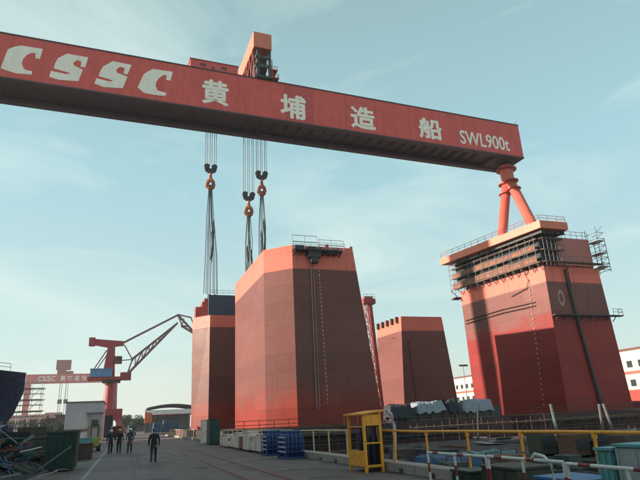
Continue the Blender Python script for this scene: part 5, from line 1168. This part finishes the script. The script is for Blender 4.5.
    for p in body.polygons:
        c = p.center; p.use_smooth = True; mi = 0
        if c.z > nk: mi = 2
        elif any((c-w).dot(d) > 0 and (c-w).length < 0.22*s for w, d in wrs.values()): mi = 2
        elif any((c-a).length < 0.24*s and c.z < a.z+0.03*s for a in ank.values()): mi = 3
        elif c.z < waist and abs(c.x) < 0.19*s: mi = 1
        p.material_index = mi
    bo = bpy.data.objects.new('body', body); COL.objects.link(bo); bo.parent = t
    org = wpos(t)
    def child(mb, nm, mt, sm=True):
        mb.v = [v+org for v in mb.v]; return mb.build(nm, mt, t, smooth=sm)
    m = MB()
    for sd in (-1,1): m.sphere(hd+V(sd*0.032,-0.083,0.008),0.012*s,0.008*s,0.009*s,6,5)
    m.obox(hd+V(0,-0.088,-0.058),V(0.024,0,0),V(0,0.006,0),V(0,0,0.005)); child(m, 'face_features', HAIR, False)
    if helmet:
        m = MB(); c = hd+V(0,0.0,0.02); n = 14
        m.lathe(c, [(0.135*s,0.0),(0.125*s,0.012*s),(0.118*s,0.06*s),(0.09*s,0.115*s),(0.04*s,0.138*s),(0.005*s,0.14*s)], n); m.obox(c+V(0,-0.14,0.005),V(0.07,0,0),V(0,0.05,-0.01),V(0,0,0.008)); child(m, 'helmet', helmet)
    m = MB(); m.sphere(hd+V(0,0.012,0.025),0.088*s,0.1*s,0.085*s,10,8); child(m, 'hair', HAIR)
    if vest:
        m = MB(); pts = []
        for z_, rx, ry in ((0.93,0.185,0.15),(1.12,0.178,0.142),(1.3,0.2,0.15),(1.42,0.15,0.11)):
            pts.append([V(rx*math.cos(2*math.pi*k/14), ry*math.sin(2*math.pi*k/14), z_)-Vector((0,0,low)) for k in range(14)])
        for a, b in zip(pts, pts[1:]): m.add(a+b, [(k,(k+1)%14,14+(k+1)%14,14+k) for k in range(14)])
        child(m, 'vest', vest)
    return t
JN = mat('navy_workwear',(0.022,0.027,0.045),0.85,0.25,6.0,0.2); JB = mat('black_workwear',(0.018,0.018,0.02),0.85,0.25,6.0,0.2); JG = mat('grey_workwear',(0.05,0.055,0.065),0.85,0.25,6.0,0.2)
HW = mat('helmet_white',(0.62,0.62,0.60),0.35,0.05,4.0); HB = mat('helmet_blue',(0.03,0.07,0.22),0.35,0.05,4.0); HY = mat('helmet_yellow',(0.6,0.36,0.04),0.35,0.05,4.0)
walk1 = {'l':(0.42,0.05),'r':(-0.22,0.55),'la':(-0.35,0.25),'ra':(0.40,0.3)}
walk2 = {'l':(-0.2,0.45),'r':(0.36,0.05),'la':(0.35,0.3),'ra':(-0.3,0.2)}
stand = {'l':(0.06,0.06),'r':(-0.05,0.02),'la':(0.10,0.35),'ra':(0.05,0.25)}
person(1.55, 32.0, R(180), JB, JN, HB, 'person in dark work clothes walking alone up the road between the rails', walk1, 1.72)
gy = 46.4
person(pY(110.8,440,gy).x, gy, R(8), JN, JB, HW, 'person in navy jacket and white helmet, beside the road line in a group of three', walk1, 1.74)
person(pY(119.4,440,gy+0.3).x, gy+0.3, R(-4), JB, JN, HY, 'person in black jacket and yellow helmet, middle of the group of three', walk2, 1.76)
person(pY(130,440,gy-0.2).x, gy-0.2, R(-12), JG, JB, HW, 'person in grey jacket and white helmet, nearest the rails in the group of three', stand, 1.76)

# ------------------------------------------------------------------ haze
hz = MB().box(-3100, 3100, -420, 4100, -11, 118)
hm = bpy.data.materials.new('haze'); hm.use_nodes = True; ht = hm.node_tree; ht.nodes.clear()
ho = ht.nodes.new('ShaderNodeOutputMaterial'); hv = ht.nodes.new('ShaderNodeVolumePrincipled'); hv.inputs['Color'].default_value = (0.90, 0.95, 1.0, 1); hv.inputs['Density'].default_value = 0.00017; hv.inputs['Anisotropy'].default_value = 0.3
ht.links.new(hv.outputs[0], ho.inputs['Volume'])
tag(hz.build('haze', hm), 'thin pale haze over the whole shipyard', 'haze', None, 'stuff')
